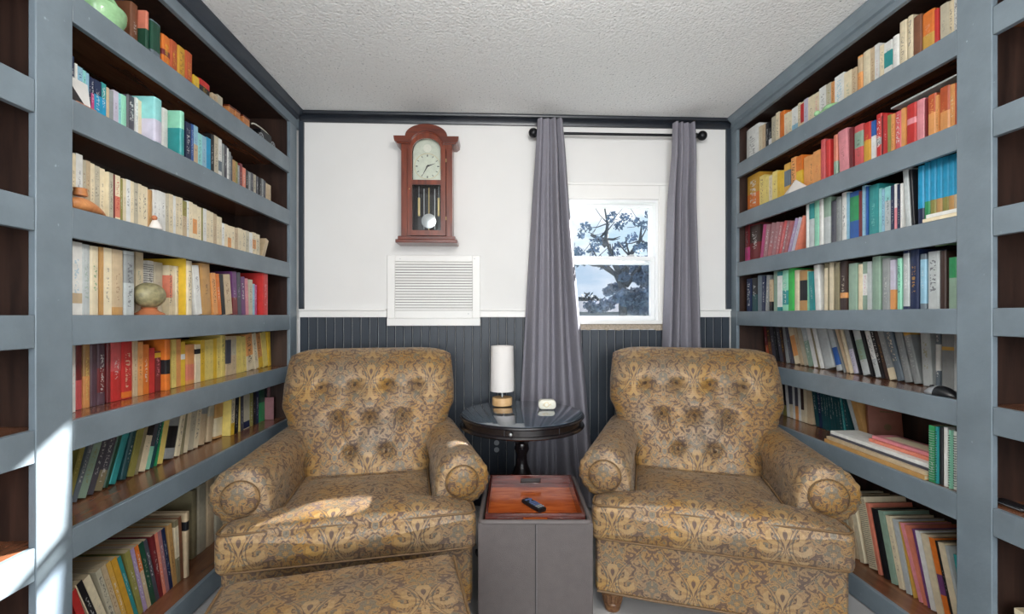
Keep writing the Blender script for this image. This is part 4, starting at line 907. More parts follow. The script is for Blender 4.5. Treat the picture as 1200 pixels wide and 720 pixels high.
def tray_wall(rot, handle):
    m = MB()
    if handle:
        m.box(-T, T, TL-.010, TL, 0, .026); m.box(-T, T, TL-.010, TL, .048, TH); m.box(-T, -.046, TL-.010, TL, .026, .048); m.box(.046, T, TL-.010, TL, .026, .048)
    else: m.box(-TL+.0102, TL-.0102, T-.010, T, 0, TH)
    o = m.build('tray_side', M['tray_wall'], tr, bevel=.0012); o.rotation_euler = (0, 0, rot)
for k in range(4): tray_wall(k*PI/2, k % 2 == 0)
rc = onz(625.5, 592, h-.03)
rm_ = empty('remote_control', (rc.x, rc.y, h-.0455+.0065), math.radians(31), 'black remote control with blue-grey keys lying in the red tray', 'remote control')
R = [[(x, y, z) for x, z in rrect(.021-i, 0.0+i*.2, .017-i*.5, .006, 8, 2, 3)] for y, i in ((-.062, .006), (-.06, .001), (0, 0), (.06, .001), (.062, .006))]
b = MB().rings(R).build('body', M['plastic'], rm_, smooth=40)
for r_ in range(7):
    for c_ in range(3):
        if r_ == 5 and c_ != 1: continue
        MB().box(-.014+c_*.0115, -.0055+c_*.0115, -.05+r_*.0145, -.042+r_*.0145, .0165, .019).build('key', M['key' if r_ > 1 else 'silver'], rm_, bevel=.001)
# ------------------------------------------------------------------ round table, lamp, clock radio
TZ = .692; tcx, tcy = .052*cY+2.40*sY, 2.40*cY-.052*sY
tb = empty('round_table', (tcx, tcy, 0), 0, 'round black drum table with glass top between the two armchairs', 'table')
MB().lathe([(.30, TZ-.066), (.325, TZ-.064), (.329, TZ-.058), (.322, TZ-.05), (.31, TZ-.048), (.31, TZ-.02), (.322, TZ-.018), (.329, TZ-.012), (.327, TZ-.006), (.32, TZ-.005)], 72).build('apron', M['dark_wood'], tb, smooth=35)
MB().lathe([(.316, TZ-.0048), (.319, TZ-.003), (.319, TZ-.001), (.317, TZ)], 72).build('glass_top', M['dark_glass'] if 'dark_glass' in M else M['glass'], tb, smooth=35)
kp = onx(591, 511, 9).xy
MB().sphere((-.072, -.322, TZ-.034), .008, 12).build('knob', M['steel'], tb, smooth=60)
dm = MB()
for a in (-1.9, -1.02): dm.box(.3095*math.cos(a)-.0015, .3095*math.cos(a)+.0015, .3095*math.sin(a)-.003, .3095*math.sin(a)+.0005, TZ-.047, TZ-.021)
dm.build('drawer_gap', M['plastic'], tb)
MB().lathe([(.09, 0.09), (.06, .11), (.045, .16), (.035, .2), (.05, .24), (.062, .30), (.055, .36), (.032, .42), (.028, .47), (.04, .50), (.034, .53), (.06, .56), (.09, .6), (.1, TZ-.067)], 32).build('pedestal', M['dark_wood'], tb, smooth=40)
for k in range(3):
    a = PI/2+k*2*PI/3; d = Vector((math.cos(a), math.sin(a), 0))
    MB().tube([d*.03+Vector((0, 0, .17)), d*.10+Vector((0, 0, .15)), d*.18+Vector((0, 0, .07)), d*.23+Vector((0, 0, .025)), d*.27+Vector((0, 0, .02))], [.03, .028, .022, .018, .019], 10).build('foot', M['dark_wood'], tb, smooth=60)
lp = onz(588.5, 475, TZ)
lm = empty('table_lamp', (lp.x, lp.y, TZ+.0006), 0, 'small lamp with white drum shade and pale wooden base on the round table', 'lamp')
MB().lathe([(.054, 0), (.057, .002), (.057, .042), (.055, .045), (.01, .0455)], 40).build('base', M['pale_wood'], lm, smooth=35)
MB().lathe([(.006, .045), (.006, .30), (.008, .301), (.008, .31)], 14).build('pole', M['steel'], lm, smooth=40)
sh = MB(); n = 48; pr = [(.067, .083), (.0685, .082), (.0645, .338), (.063, .338)]
sh.v = []; 
for r_, z in pr:
    for k in range(n): a = 2*PI*k/n; sh.v.append((r_*math.cos(a), r_*math.sin(a), z))
for i in range(4):
    for k in range(n): sh.f.append([i*n+k, i*n+(k+1) % n, ((i+1) % 4)*n+(k+1) % n, ((i+1) % 4)*n+k]); sh.m.append(0); sh.uv.append(None)
sh.build('lamp_shade', M['shade'], lm, smooth=40)
sp_ = MB()
for k in range(3): a = 2*PI*k/3; sp_.tube([(0, 0, .30), (.0655*math.cos(a), .0655*math.sin(a), .30)], .0018, 5)
sp_.build('shade_spider', M['steel'], lm); MB().lathe([(.013, .24), (.013, .295)], 14).build('socket', M['ivory'], lm); MB().sphere((0, 0, .205), .028, 16).build('bulb', M['ivory'], lm, smooth=60)
cp = onz(641.5, 480.5, TZ)
ck = empty('desk_clock', (cp.x, cp.y+.02, TZ+.0006), math.radians(-3), 'small white pebble shaped clock on the right of the round table', 'clock')
R = [[(x, y, z) for x, z in rrect(.048-i, .002+i*.4, .052-i*.6, .02, 10, 2, 5)] for y, i in ((-.026, .008), (-.022, .001), (0, 0), (.022, .001), (.026, .008))]
MB().rings(R).build('body', M['ivory'], ck, smooth=50)
MB().box(-.042, .042, -.02, .02, 0, .0025).build('base', M['plastic'], ck)
ring = MB(); ring.tube([(-.004+.012*math.cos(a), -.0268, .028+.012*math.sin(a)) for a in [2*PI*k/24 for k in range(24)]], .0016, 5, closed=True); ring.tube([(-.026, -.0268, .02), (-.02, -.0268, .034), (-.018, -.0268, .02)], .0012, 5); ring.tube([(.012, -.0268, .022), (.017, -.0268, .035), (.022, -.0268, .024)], .0012, 5)
ring.build('face_marks', M['brass'], ck)
# ------------------------------------------------------------------ wall clock
def W2(px, py, y=2.752): p = ony(px, py, y); return p.x, p.z
cx_, _ = W2(500, 200); zt = W2(500, 147)[1]; zb = W2(500, 285)[1]
wc = empty('wall_clock', (cx_, YW, zb), 0, 'reddish mahogany pendulum wall clock with arched top, hung left of the window', 'clock')
Hc = zt-zb; sc = (W2(530, 200)[0]-W2(470, 200)[0])/60      # metres per pixel
yF = -.125
def X(px): return (px-500)*sc
def Zp(py): return (285-py)*(Hc/138)
bd = MB(); bd.box(X(470), X(477), yF, -.002, Zp(277), Zp(168)); bd.box(X(523), X(530), yF, -.002, Zp(277), Zp(168)); MB().box(X(477), X(523), -.012, -.002, Zp(277), Zp(162)).build('back_board', M['dark_wood'], wc)  # back board coloured dark to paint the reflection in the door glass
bd.build('case', M['mahogany'], wc, bevel=.0015)
MB().box(X(466.5), X(533.5), yF-.012, -.002, Zp(281), Zp(277)).build('base_moulding', M['mahogany_h'], wc, bevel=.003)
MB().box(X(464), X(536), yF-.02, -.002, Zp(285), Zp(281)).build('base_plinth', M['mahogany_h'], wc, bevel=.003)
def arch_outline(x0, x1, zs, rx, rz, n=20):      # half ellipse from right to left
    return [(rx*math.cos(PI*k/n), zs+rz*math.sin(PI*k/n)) for k in range(n+1)]
for nm, y0, grow, mt in (('arched_cornice', yF-.026, 0, 'mahogany_h'), ('cornice_step', yF-.012, -.007, 'mahogany')):
    z0 = Zp(168)+(.0 if grow == 0 else -.006); z1 = Zp(161)+grow; e = X(538)+grow; ar = X(524.5)+grow; top = Zp(147)+grow
    poly = [(e, z1), (e-.004, z0+.008), (e-.014, z0)]
    n = 20; inner = [(X(519)*math.cos(PI*k/n), Zp(171)+(Zp(155)-Zp(171)+grow)*math.sin(PI*k/n)) for k in range(n+1)]
    poly += [(X(520), z0)]+inner+[(-X(520), z0), (-e+.014, z0), (-e+.004, z0+.008), (-e, z1)]
    outer = [(-ar*math.cos(PI*k/n), z1+(top-z1)*math.sin(PI*k/n)) for k in range(n+1)]
    poly += outer
    # build as strip between inner and outer arcs plus side blocks so that the arch stays open
    m = MB()
    for k in range(n):
        (a0, b0), (a1, b1) = inner[n-k], inner[n-k-1]; (c0, d0), (c1, d1) = outer[k], outer[k+1]
        m.prism([(a0, b0), (a1, b1), (c1, d1), (c0, d0)], 'y', y0, -.002)
    m.prism([(-e, z1), (-X(519), z1), (-X(519), z0), (-e+.014, z0), (-e+.004, z0+.008)], 'y', y0+.0004, -.002)
    m.prism([(e, z1), (X(519), z1), (X(519), z0), (e-.014, z0), (e-.004, z0+.008)], 'y', y0+.0004, -.002)
    m.build(nm, M[mt], wc)
dr = MB(); yD = yF-.006
dr.box(X(477.5), X(483), yD, yF+.006, Zp(276), Zp(175)); dr.box(X(516.5), X(522.5), yD, yF+.006, Zp(276), Zp(175)); dr.box(X(483), X(516.5), yD, yF+.006, Zp(276), Zp(270)); dr.box(X(483), X(516.5), yD, yF+.006, Zp(216.5), Zp(211))
n = 18
ri, ro = X(516.5), X(522.5)
for k in range(n):
    a0, a1 = PI*k/n, PI*(k+1)/n; zi = Zp(175); hi, ho = Zp(162)-zi, Zp(156)-zi
    dr.prism([(ri*math.cos(a0), zi+hi*math.sin(a0)), (ro*math.cos(a0), zi+ho*math.sin(a0)), (ro*math.cos(a1), zi+ho*math.sin(a1)), (ri*math.cos(a1), zi+hi*math.sin(a1))], 'y', yD, yF+.006)
for k in range(n):
    a0, a1 = PI*k/n, PI*(k+1)/n; zi = Zp(175); ho, hq = Zp(156.3)-zi, Zp(150)-zi; rq = X(527)
    dr.prism([(ro*.99*math.cos(a0), zi+ho*math.sin(a0)), (rq*math.cos(a0), zi+hq*math.sin(a0)), (rq*math.cos(a1), zi+hq*math.sin(a1)), (ro*.99*math.cos(a1), zi+ho*math.sin(a1))], 'y', yF-.001, yF+.02)
door = dr.build('door', M['mahogany'], wc)
MB().box(X(483), X(516.5), yF+.001, yF+.003, Zp(270), Zp(163)).build('door_glass', M['glass'], door)
for zz in (190, 258): MB().lathe([(.003, Zp(zz)), (.003, Zp(zz)+.02)], 8, (X(522.8), yD-.002, 0)).build('hinge', M['brass'], door)
MB().sphere((X(480), yD-.003, Zp(222)), .004, 8).build('door_knob', M['brass'], door)
dl = MB(); yd = yF+.03
dl.prism([(X(483), Zp(211)), (X(516.5), Zp(211)), (X(516.5), Zp(175))]+[(X(516.5)*math.cos(PI*k/18), Zp(175)+(Zp(160)-Zp(175))*math.sin(PI*k/18)) for k in range(19)]+[(X(483), Zp(175))], 'y', yd, yd+.004)
dial = dl.build('dial', M['dial'], wc)
dcx, dcz = X(500), Zp(193); rr = X(515.2)
MB().tube([(dcx+rr*math.cos(a), yd-.001, dcz+rr*math.sin(a)) for a in [2*PI*k/40 for k in range(40)]], .0014, 5, closed=True).build('chapter_ring', M['brass'], dial)
rg = MB()
for k in range(12):
    a = PI/2-2*PI*k/12; c, s_ = math.cos(a), math.sin(a); p = Vector((dcx+c*rr*.84, yd-.0008, dcz+s_*rr*.84))
    rg.box(-.0018 if k % 3 else -.003, .0018 if k % 3 else .003, -.0004, .0004, -.006, .006, rot=Matrix.Rotation(-(a-PI/2), 3, 'Y'), c=(0, 0, 0))
    for q in range(8): v = rg.v[-8+q]; rg.v[-8+q] = (v[0]+p.x, v[1]+p.y, v[2]+p.z)
rg.build('hour_marks', M['plastic'], dial)
md = MB()
for k in range(36): a = 2*PI*k/36; md.box(0, 0, 0, 0, 0, 0)
mo = MB().lathe([(X(508)*.55, 0), (X(508)*.6, -.001), (.002, -.0015)], 28, (X(500), yd, Zp(171.5)), axis='y').build('moon_dial', M['ivory'], dial)
def hand(ang, ln, w_, nm):
    m = MB(); a = math.radians(90-ang); c, s_ = math.cos(a), math.sin(a)
    m.prism([(dcx-s_*w_, dcz+c*w_), (dcx-c*ln*.18, dcz-s_*ln*.18), (dcx+s_*w_, dcz-c*w_), (dcx+c*ln, dcz+s_*ln)], 'y', yd-.004, yd-.0025); m.build(nm, M['plastic'], dial)
hand(70, rr*.66, .0048, 'hour_hand'); hand(208, rr*.9, .004, 'minute_hand')
for px, r_, z0, z1 in ((489.5, .0075, 251, 230), (513, .0075, 251, 230)):
    wt = MB().lathe([(.002, Zp(z0)-.004), (r_, Zp(z0)), (r_, Zp(z1)), (.002, Zp(z1)+.004)], 16, (X(px), yF+.045, 0)).build('weight', M['brass'], wc, smooth=40)
    MB().lathe([(.0012, Zp(z1)), (.0012, Zp(216))], 6, (X(px), yF+.045, 0)).build('chain', M['steel'], wt)
for px in (494.5, 507.5): MB().lathe([(.0028, Zp(266)), (.0028, Zp(217))], 8, (X(px), yF+.08, 0)).build('chime_rod', M['steel'], wc, smooth=60)
pe = MB().lathe([(.0025, Zp(268)), (.004, Zp(262)), (.0035, Zp(217))], 8, (X(501), yF+.055, 0)).build('pendulum_rod', M['brass'], wc)
MB().lathe([(.0005, -.006), (X(508.5)*.7, -.004), (X(508.8), 0), (X(508.5)*.7, .004), (.0005, .006)], 32, (X(501), yF+.05, Zp(257)), axis='y').build('pendulum_disc', M['steel'], pe, smooth=50)
# ------------------------------------------------------------------ wall vent
va, vb = ony(453.5, 299, YW-.02), ony(562.5, 382, YW-.02)
vt = empty('wall_vent', ((va.x+vb.x)/2, YW, vb.z), 0, 'white louvred air return grille on the wall below the pendulum clock', 'vent')
vw = (vb.x-va.x)/2; vh = va.z-vb.z; k_ = vh/83
fr = MB(); il, ih = vw*(1-2*9/109.0), 0
zlo, zhi = 18*k_, 75.5*k_
fr.box(-vw, -il, -.018, 0, 9*k_, vh); fr.box(il, vw, -.018, 0, 9*k_, vh); fr.box(-il, il, -.018, 0, zhi, vh); fr.box(-il, il, -.018, 0, 9*k_, zlo)
fr.build('frame', M['trim'], vt, bevel=.003)
MB().box(-vw-.001, vw+.001, -.024, 0, 0, 9*k_-.0005).build('lower_ledge', M['trim'], vt, bevel=.003)
MB().box(-il, il, -.003, -.001, zlo, zhi).build('slat_shade_backing', M['shadowgap'], vt)  # dark sheet on the wall, paints the shade between the slats
NS = 18; ph = (zhi-zlo)/NS
sl = MB(); c45 = math.cos(math.radians(48)); s45 = math.sin(math.radians(48)); hw = ph*.46
sl.prism([(-.013, -hw*.9), (-.0115, -hw*.9), (-.0035, hw*.95), (-.005, hw*.95)], 'x', -il+.001, il-.001)
slm = sl.mesh('slat', M['trim'])
for k in range(NS):
    o = bpy.data.objects.new('slat', slm); COL.objects.link(o); o.parent = vt; o.location = (0, 0, zlo+ph*(k+.5))
for px, py in ((469, 303.5), (556, 303.5), (549, 368)):
    p = ony(px, py, YW-.018); MB().lathe([(.003, -.0195), (.002, -.021)], 8, (p.x-vt.location.x, 0, p.z-vt.location.z), axis='y').build('screw', M['silver'], vt)
# wall socket low behind the table
so = ony(582, 523, YW-.008)
wsk = empty('wall_socket', (so.x, YW-.008, so.z), 0, 'small grey wall socket below the round table edge', 'socket')
MB().box(-.035, .035, -.006, 0, -.057, .057).build('plate', M['slate_dark'], wsk, bevel=.002)
for z in (-.022, .022): MB().lathe([(.016, -.0085), (.0165, -.006)], 16, (0, 0, z), axis='y').build('outlet', M['sl_out'] if 'sl_out' in M else M['silver'], wsk)
# ------------------------------------------------------------------ curtains and rod
YC = 2.80
rz_ = ony(724, 157.5, YC).z; rx0, rx1 = ony(625, 157, YC).x, ony(823, 159, YC).x
rd = empty('curtain_rod', ((rx0+rx1)/2, YC, rz_), 0, 'black curtain rod with ball finials above the window', 'curtain rod')
hl = (rx1-rx0)/2
MB().tube([(-hl+.02, 0, 0), (hl-.02, 0, 0)], .0085, 14).build('rod', M['black'], rd, smooth=60)
for s in (-1, 1):
    MB().sphere((s*hl, 0, 0), .030, 20).build('finial', M['black'], rd, smooth=60)
    MB().lathe([(.014, s*(hl-.045)), (.018, s*(hl-.038)), (.012, s*(hl-.028)), (.012, s*(hl-.02))], 16, axis='x').build('collar', M['black'], rd, smooth=50)
    m = MB(); m.tube([(s*(hl-.075), YW-YC-.004, -.0), (s*(hl-.075), .0, -.0)], .006, 10); m.lathe([(.02, YW-YC-.006), (.02, YW-YC-.001)], 16, (s*(hl-.075), 0, 0), axis='y'); m.tube([(s*(hl-.082), 0, 0), (s*(hl-.068), 0, 0)], .012, 14); m.build('bracket', M['black'], rd, smooth=50)
def curtain(tl, tr_, bl, br, zt_, zb_, folds, amp, label, ph0):
    NUc, NVc = 150, 60; yb_ = YC
    cen = (tl+tr_)/2
    root = empty('curtain', (cen, YC, 0), 0, label, 'curtain', 'grey curtains at the window')
    vs = []; th = .0016
    rng_ = random.Random(int(ph0*10)); off = [rng_.uniform(-.6, .6) for _ in range(40)]
    def P(u, v):
        z = zt_+(zb_-zt_)*v
        g = v**.9
        x0 = tl+(bl-tl)*v; x1 = tr_+(br-tr_)*v
        wob = .035*math.sin(u*9+v*3+ph0)*v
        ang = (u+wob)*folds*2*PI+ph0
        a = (amp[0]+(amp[1]-amp[0])*g)*(1+.5*math.sin(u*8+ph0*3))
        yy = a*math.sin(ang)+a*.35*math.sin(2*ang+v*1.5+ph0)
        x = x0+(x1-x0)*u+a*.25*math.cos(ang)
        if zt_-.03 > z > rz_-.0: pass
        # keep clear of the rod by wrapping as a pocket near the top
        k_ = max(0, min(1, (.22-v)/.16)); k_ = k_*k_*(3-2*k_)
        return (x-cen, yy*(1-.35*k_)-k_*(.016+amp[0]*1.1)-.006*math.sin(v*7), z)
    for side in (0, 1):
        for j in range(NVc+1):
            for i in range(NUc+1):
                x, y, z = P(i/NUc, j/NVc); vs.append((x, y+(th if side else 0)+(-.0 if 1 else 0), z))
    W_ = NUc+1; S = W_*(NVc+1); fs = []
    for j in range(NVc):
        for i in range(NUc):
            a = j*W_+i; fs.append((a, a+1, a+W_+1, a+W_)); fs.append((S+a, S+a+W_, S+a+W_+1, S+a+1))
    for j in range(NVc):
        for i in (0, NUc): a = j*W_+i; fs.append((a, a+W_, S+a+W_, S+a))
    for i in range(NUc):
        for j in (0, NVc): a = j*W_+i; fs.append((a, a+1, S+a+1, S+a))
    m = MB().add(vs, fs); m.build('panel', M['curtain'], root, smooth=70)
    return root
zt_ = ony(645, 142, YC).z
curtain(.268, .425, .128, .64, zt_, .03, 4, (.018, .042), 'long grey curtain hanging to the floor left of the window, behind the table', .6)
rt0, rt1 = ony(787, 147, YC).x, ony(813, 147, YC).x
rb0, rb1 = ony(779, 408, YC).x, ony(824, 408, YC).x; zb8 = ony(800, 408, YC).z
f_ = (zt_-.03)/(zt_-zb8)
curtain(rt0, rt1, rt0+(rb0-rt0)*f_, rt1+(rb1-rt1)*f_, zt_-.012, .03, 4, (.02, .034), 'grey curtain hanging right of the window, behind the right armchair', 2.2)
# ------------------------------------------------------------------ ornaments and odds on the shelves
def dpx(side, px, d): xf = XL if side == 'left' else XR; return onx(px, 369, xf+(-d if side == 'left' else d)).y
# green glazed basket bowl
ya, yb = dpx('left', 96, .078), dpx('left', 141, .078); rb_ = (yb-ya)/2
bo = empty('ceramic_bowl', (XL-.078, (ya+yb)/2, LZ[0]+.0008), 0, 'pale green glazed dish with a loop handle on the top left shelf', 'bowl')
pr = [(.05, 0), (.07, .004), (rb_*.8, .022), (rb_*.95, .05), (rb_, .074), (rb_*.97, .078), (rb_*.92, .066), (rb_*.8, .036), (.05, .015), (.002, .013)]
MB().lathe(pr, 40, sx=min(.82, .062/rb_)).build('dish', M['glaze'], bo, smooth=50)
MB().tube([(0, rb_*.95*math.cos(a), .074+.06*math.sin(a)) for a in [PI*k/16 for k in range(17)]], .010, 8).build('handle', M['glaze'], bo, smooth=60)
# small brown boxes and the wheeled ornament
for i, (a, b, t) in enumerate(((268.5, 275, 124), (275.6, 282, 129), (285.4, 293, 136))):
    y0, y1 = dpx('left', a, .05), dpx('left', b, .05); zt2 = onx(a, t, XL-.05).z
    o = MB(); o.box(-.05, 0, 0, y1-y0-.002, 0, zt2-LZ[0]); 
    r_ = empty('wooden_box', (XL-.05, y0, LZ[0]+.0008), 0, ['small rosy brown wooden box, nearest of three on the top left shelf', 'small brown wooden box, middle of three on the top left shelf', 'small tan wooden box, furthest of three on the top left shelf'][i], 'box', 'small boxes on the top left shelf')
    o.build('body', M['orn_wood'], r_, bevel=.003)
    MB().box(-.052, .001, -.001, y1-y0-.001, zt2-LZ[0], zt2-LZ[0]+.006).build('lid', M['mahogany_h'], r_, bevel=.001)
y0, y1 = dpx('left', 299, .05), dpx('left', 322, .05); zc0 = LZ[0]
cl_ = y1-y0
ca = empty('model_carriage', (XL-.07, (y0+y1)/2, zc0+.0008), 0, 'dark metal model carriage with pale arched roof at the far end of top left shelf', 'ornament')
MB().prism([(-cl_*.42, .03), (cl_*.42, .03), (cl_*.42, .045), (cl_*.3, .05), (cl_*.26, .075), (-cl_*.26, .075), (-cl_*.3, .05), (-cl_*.42, .045)], 'x', -.025, .025).build('body', M['black'], ca, bevel=.002)
MB().tube([(0, cl_*.48*math.cos(a), .078+.018*math.sin(a)) for a in [PI*k/12 for k in range(13)]], .004, 6).build('roof', M['ivory'], ca)
for yy in (-cl_*.3, cl_*.3):
    for xx in (-.03, .03):
        w_ = MB(); w_.tube([(xx, yy+.022*math.cos(a), .0245+.022*math.sin(a)) for a in [2*PI*k/20 for k in range(20)]], .0025, 6, closed=True)
        for q in range(3): a = PI*q/3; w_.tube([(xx, yy+.021*math.cos(a), .0245+.021*math.sin(a)), (xx, yy-.021*math.cos(a), .0245-.021*math.sin(a))], .0012, 4)
        w_.build('wheel', M['silver'], ca)
# greeting card / small glittery picture propped on the second left shelf
p0 = onx(83.6, 108, XL-.025); p1 = onx(104, 120, XL-.035)
cdr = empty('picture_card', (XL-.028, (p0.y+p1.y)/2, LZ[1]+.0008), 0, 'pale silvery picture card with dark corner propped before the blue books', 'card')
hw_ = (p1.y-p0.y)/2; hc = .085
m = MB(); m.box(-.001, .001, -hw_, hw_, .006, hc); o = m.build('card', M['paper'], cdr); o.rotation_euler = (0, math.radians(-8), 0)
m = MB(); m.prism([(-hw_+.001, .008), (-hw_+.05, .008), (-hw_+.001, .07)], 'x', .0012, .0018); o = m.build('dark_corner', M['dark_wood'], cdr); o.rotation_euler = (0, math.radians(-8), 0)
MB().box(-.006, .018, -hw_, hw_, 0, .0058).build('card_stand', M['terracotta'], cdr, bevel=.002)
# carved wooden figure on the third left shelf
y0, y1 = dpx('left', 84, .02), dpx('left', 124, .02)
fg = empty('carved_figure', (XL-.028, y0+.002, LZ[2]+.0008), 0, 'orange brown carved wooden tortoise ornament before the cream paperbacks', 'ornament')
LL = y1-y0
prf = [(0, .012), (LL*.08, .030), (LL*.3, .043), (LL*.55, .036), (LL*.8, .018), (LL, .004)]
R = []
for i in range(15):
    t = i/14; yy = LL*t
    hgt = .006+.042*math.sin(PI*min(1, t*.9+.14))**.7*(1-t*.45); wd = .004+.020*math.sin(PI*min(.98, t*.92+.06))**.6
    R.append([(wd*math.cos(a), yy, max(0, hgt*.5+hgt*.5*math.sin(a))) for a in [2*PI*k/16 for k in range(16)]])
MB().rings(R).build('body', M['orn_wood'], fg, smooth=60)
MB().lathe([(.016, 0), (.018, .004), (.015, .018), (.017, .022)], 16, (0, LL*.3, .046)).build('knob', M['orn_wood'], fg, smooth=50)
yy = dpx('left', 183, .02)
wf_ = empty('small_figurine', (XL-.022, yy, LZ[2]+.0008), 0, 'tiny white figurine with pink top before cream paperbacks, third left shelf', 'ornament')
MB().lathe([(.018, 0), (.022, .004), (.017, .016), (.012, .028), (.008, .034)], 16).build('body', M['shell'], wf_, smooth=50)
MB().sphere((0, -.006, .042), .0095, 12).build('head', M['terracotta'], wf_, smooth=60)
# stone egg on a stand
ye = dpx('left', 180.5, .035)
eg = empty('stone_egg', (XL-.052, ye, LZ[3]+.0008), 0, 'speckled green brown stone egg resting on a small terracotta stand', 'ornament')
MB().lathe([(.047, 0), (.048, .004), (.03, .013), (.022, .022), (.026, .027)], 28).build('stand', M['terracotta'], eg, smooth=50)
eo = MB().sphere((0, 0, 0), .047, 28, sc=(.95, 1.27, 1)).build('egg', M['stone'], eg, smooth=60); eo.location = (0, 0, .0715)
# right: green frog-like ornament, shell, mouse, green cloth
y0, y1 = dpx('right', 958, .02), dpx('right', 985, .02)
gf = empty('glazed_ornament', (XR+.022, (y0+y1)/2, RZ[0]+.0008), 0, 'small pale green glazed lizard ornament on the top right shelf edge', 'ornament')
LL = abs(y1-y0); R = []
for i in range(17):
    t = i/16; yy = LL/2-LL*t; hgt = .004+.030*math.sin(PI*min(.99, t*.9+.04))**.8*(1-.5*t); wd = .003+.012*math.sin(PI*min(.98, t*.95+.03))
    R.append([(wd*math.cos(a)+.004*math.sin(t*9), yy, hgt*.5+hgt*.5*math.sin(a)) for a in [2*PI*k/14 for k in range(14)]])
MB().rings(R).build('body', M['glaze'], gf, smooth=60); MB().sphere((0, LL/2+.004, .018), .014, 14).build('head', M['glaze'], gf, smooth=60)
y0, y1 = dpx('right', 919, .03), dpx('right', 946, .03)
sh_ = empty('sea_shell', (XR+.032, (y0+y1)/2, RZ[1]+.0008), 0, 'white cone shaped sea shell before the yellow books on the second right shelf', 'shell')
rb2 = abs(y1-y0)/2; m = MB(); pr = [(rb2, 0)]
for k in range(9): t = k/8; pr += [(rb2*(1-t)*1.0+.002, .004+t*.060), (rb2*(1-t)*.93+.001, .009+t*.060)]
m.lathe(pr, 28, sx=min(.5, .026/rb2)); m.build('cone', M['shell'], sh_, smooth=50)
y0, y1 = dpx('right', 1083, .03), dpx('right', 1121, .03); LL = abs(y1-y0)
ms = empty('computer_mouse', (XR+.036, (y0+y1)/2, RZ[4]+.0008), 0, 'black and silver computer mouse lying on the fifth right shelf', 'mouse')
R = []
for i in range(19):
    t = i/18; yy = LL/2-LL*t; e_ = math.sin(PI*min(.985, max(.015, t)))**.45
    R.append([(.03*e_*math.cos(a), yy, max(.001, (.002+.032*e_*(.75+.25*math.sin(PI*t))*max(0, math.sin(a)))) if math.sin(a) > -.2 else .001) for a in [2*PI*k/24 for k in range(24)]])
cut = 8
MB().rings(R[:cut+1]).build('buttons', M['silver'], ms, smooth=60); MB().rings(R[cut:]).build('body', M['plastic'], ms, smooth=60)
MB().lathe([(.006, -.004), (.006, .004)], 14, (0, LL/2-LL*.2, .026), axis='x').build('scroll_wheel', M['plastic'], ms)
y0, y1 = dpx('right', 1116, .09), dpx('right', 1101, .09)
gc_ = empty('folded_cloth', (XR+.07, y0, RZ[3]+.2385-.012), 0, 'small green folded cloth tucked above the brown book, fourth right shelf', 'cloth')
MB().box(0, .06, 0, y1-y0, 0, .012).build('cloth', M['leafg'] if 'leafg' in M else M['glaze'], gc_, bevel=.003)
sgy = onx(1181, 588, XR+.07).y
gs = empty('glasses_case', (XR+.07, sgy, RZ[5]+.0008), 0, 'slim black glasses case on a shelf of the nearest right bay', 'case')
R = [[(x, y, z) for x, z in rrect(.022-i, i*.2, .012-i*.3, .004, 6, 2, 3)] for y, i in ((-.055, .006), (-.05, .001), (.05, .001), (.055, .006))]
MB().rings(R).build('shell', M['plastic'], gs, smooth=40); MB().box(-.023, .023, -.05, .05, .0055, .0065).build('seam', M['silver'], gs)
# ------------------------------------------------------------------ outside
GZ = -.35
struct(MB().box(-60, 60, YW+.3, 90, GZ-.1, GZ).build('ground', M['grass'])).name = 'lawn'
def tree(loc, H, trunk_r, crowns, branches, label, nleaf, leaf='leaf', seed=1, ls=.16):
    rg_ = random.Random(seed)
    r = empty('tree', loc, 0, label, 'tree', 'trees outside the window')
    tk = MB(); tk.tube([(0, 0, 0), (.03, 0, H*.3), (-.04, .02, H*.6), (.02, 0, H*.9)], [trunk_r, trunk_r*.8, trunk_r*.55, trunk_r*.2], 8); tk.build('trunk', M['bark'], r, smooth=60)
    for bpts in branches:
        rad = [trunk_r*.5*(1-.8*i/(len(bpts)-1)) for i in range(len(bpts))]
        b = MB(); b.tube(bpts, rad, 6)
        for i in range(1, len(bpts)):
            p = Vector(bpts[i])
            for q in range(3):
                d = Vector((rg_.uniform(-1, 1), rg_.uniform(-.5, .5), rg_.uniform(-.3, 1))).normalized()*rg_.uniform(.3, .8)
                b.tube([p, p+d*.5, p+d+Vector((0, 0, .08))], [rad[i]*.5, rad[i]*.35, .008], 4)
        b.build('branch', M['bark'], r)
    lv = MB(); tot = sum(c[3]*c[4] for c in crowns)
    for cx, cz, cyy, cr__, dens in crowns:
        for q in range(int(nleaf*cr__*dens/tot)):
            d = Vector((rg_.gauss(0, 1), rg_.gauss(0, 1), rg_.gauss(0, 1))).normalized()*cr__*rg_.random()**.3*rg_.choice((1, 1, 1.25))
            p = Vector((cx, cyy, cz))+Vector((d.x, d.y*.6, d.z*.8)); s_ = ls*rg_.uniform(.6, 1.3)
            a = Vector((rg_.uniform(-1, 1), rg_.uniform(-1, 1), rg_.uniform(-1, 1))).normalized()*s_; b_ = a.cross(Vector((rg_.uniform(-1, 1), rg_.uniform(-1, 1), rg_.uniform(-1, 1)))).normalized()*s_*.6
            lv.add([p-a, p+b_, p+a, p-b_], [(0, 1, 2, 3)])
    o = lv.build('foliage', M[leaf], r, recalc=False); o['kind'] = 'stuff'
    return r
def at(px, py, y): p = ony(px, py, y); return p
Y1 = 13.0
t0 = at(731, 369, Y1)
def rel(px, py, y=Y1): p = ony(px, py, y); return (p.x-t0.x, p.y-Y1, p.z-GZ)
cc = []
rg = random.Random(11)
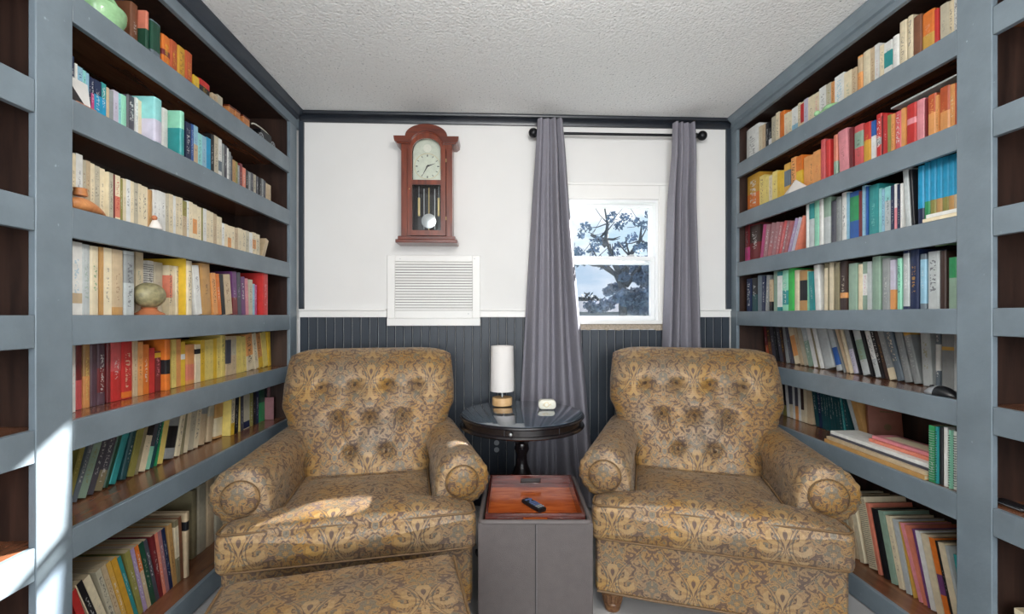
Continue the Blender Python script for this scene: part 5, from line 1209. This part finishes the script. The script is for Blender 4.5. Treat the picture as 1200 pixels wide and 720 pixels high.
while len(cc) < 52:                                  # loose clusters of the upper crown
    px, py = rg.uniform(668, 795), rg.uniform(240, 312)
    if rg.random() > .12+.5*(px-668)/110+.35*(py-240)/70: continue
    x, y, z = rel(px, py); cc.append((x, z, rg.uniform(-.8, .8), rg.uniform(3.5, 7.5)*Y1/530, .22))
while len(cc) < 150:                                 # the dense lower crown
    px, py = rg.uniform(696, 830), rg.uniform(306, 364)
    if py < 352-(px-696)*1.1: continue
    x, y, z = rel(px, py); cc.append((x, z, rg.uniform(-1, 1), rg.uniform(5, 9)*Y1/530, .9))
for px, py in ((668, 311), (676, 309), (683, 308), (690, 307), (673, 305), (700, 309), (709, 312)):
    x, y, z = rel(px, py); cc.append((x, z, 0, 3.5*Y1/530, .6))
br = [[rel(731, 340), rel(722, 322), rel(706, 312), rel(690, 308), rel(672, 309)], [rel(731, 330), rel(718, 305), rel(710, 280), rel(712, 262), rel(708, 240)],
      [rel(732, 325), rel(738, 300), rel(750, 282), rel(752, 262)], [rel(711, 288), rel(702, 280), rel(692, 276)], [rel(733, 335), rel(746, 318), rel(762, 305), rel(775, 290)]]
tree((t0.x, Y1, GZ), 3.1, .20, cc, br, 'spreading oak tree with bare arching branch seen through the window', 22000, 'leaf', 4, .06)
for i, (px, y, Hh, rr_, lb_) in enumerate(((812, 24, 4.0, 2.1, 'round dark tree right of the oak, mostly behind the right curtain'), (690, 38, 2.6, 1.5, 'small distant tree on the skyline left of the oak'), (668, 44, 2.2, 1.4, 'low distant tree furthest left in the window'), (640, 40, 3.0, 1.8, 'distant tree hidden mostly behind the left curtain'))):
    p = at(px, 369, y)
    tree((p.x, y, GZ), Hh, .18, [(0, Hh*.75, 0, rr_, 1), (rr_*.6, Hh*.6, 0, rr_*.7, 1), (-rr_*.6, Hh*.6, 0, rr_*.7, 1)], [[(0, 0, Hh*.5), (.5, 0, Hh*.7), (.9, 0, Hh*.9)]], lb_, 2600, 'leaf2', 20+i, .2)
hp = at(712, 369, 30)
hs = empty('house', (hp.x, 30, GZ), 0, 'low grey roofed house far beyond the lawn outside the window', 'building')
MB().box(-5.5, 5.5, 0, 5, 0, 1.75).build('wall', M['house'], hs)
MB().prism([(-.5, 1.75), (5.5, 1.75), (2.5, 2.55)], 'x', -5.9, 5.9).build('roof', M['roof'], hs)
for x in (-3.8, -1.5, 1.2, 3.6): MB().box(x, x+.9, -.04, 0, .7, 1.45).build('window', M['black'], hs)
fy = 17.0; fx0, fx1 = at(640, 369, fy).x, at(800, 369, fy).x
fn = empty('fence', ((fx0+fx1)/2, fy, GZ), 0, 'pale low rail fence running across the lawn outside', 'fence')
wd = (fx1-fx0)/2
for z in (.75, 1.12): MB().box(-wd, wd, -.02, .02, z, z+.06).build('rail', M['house'], fn)
for k in range(9): x = -wd+2*wd*k/8; MB().box(x-.05, x+.05, -.05, .05, 0, 1.25).build('post', M['house'], fn)
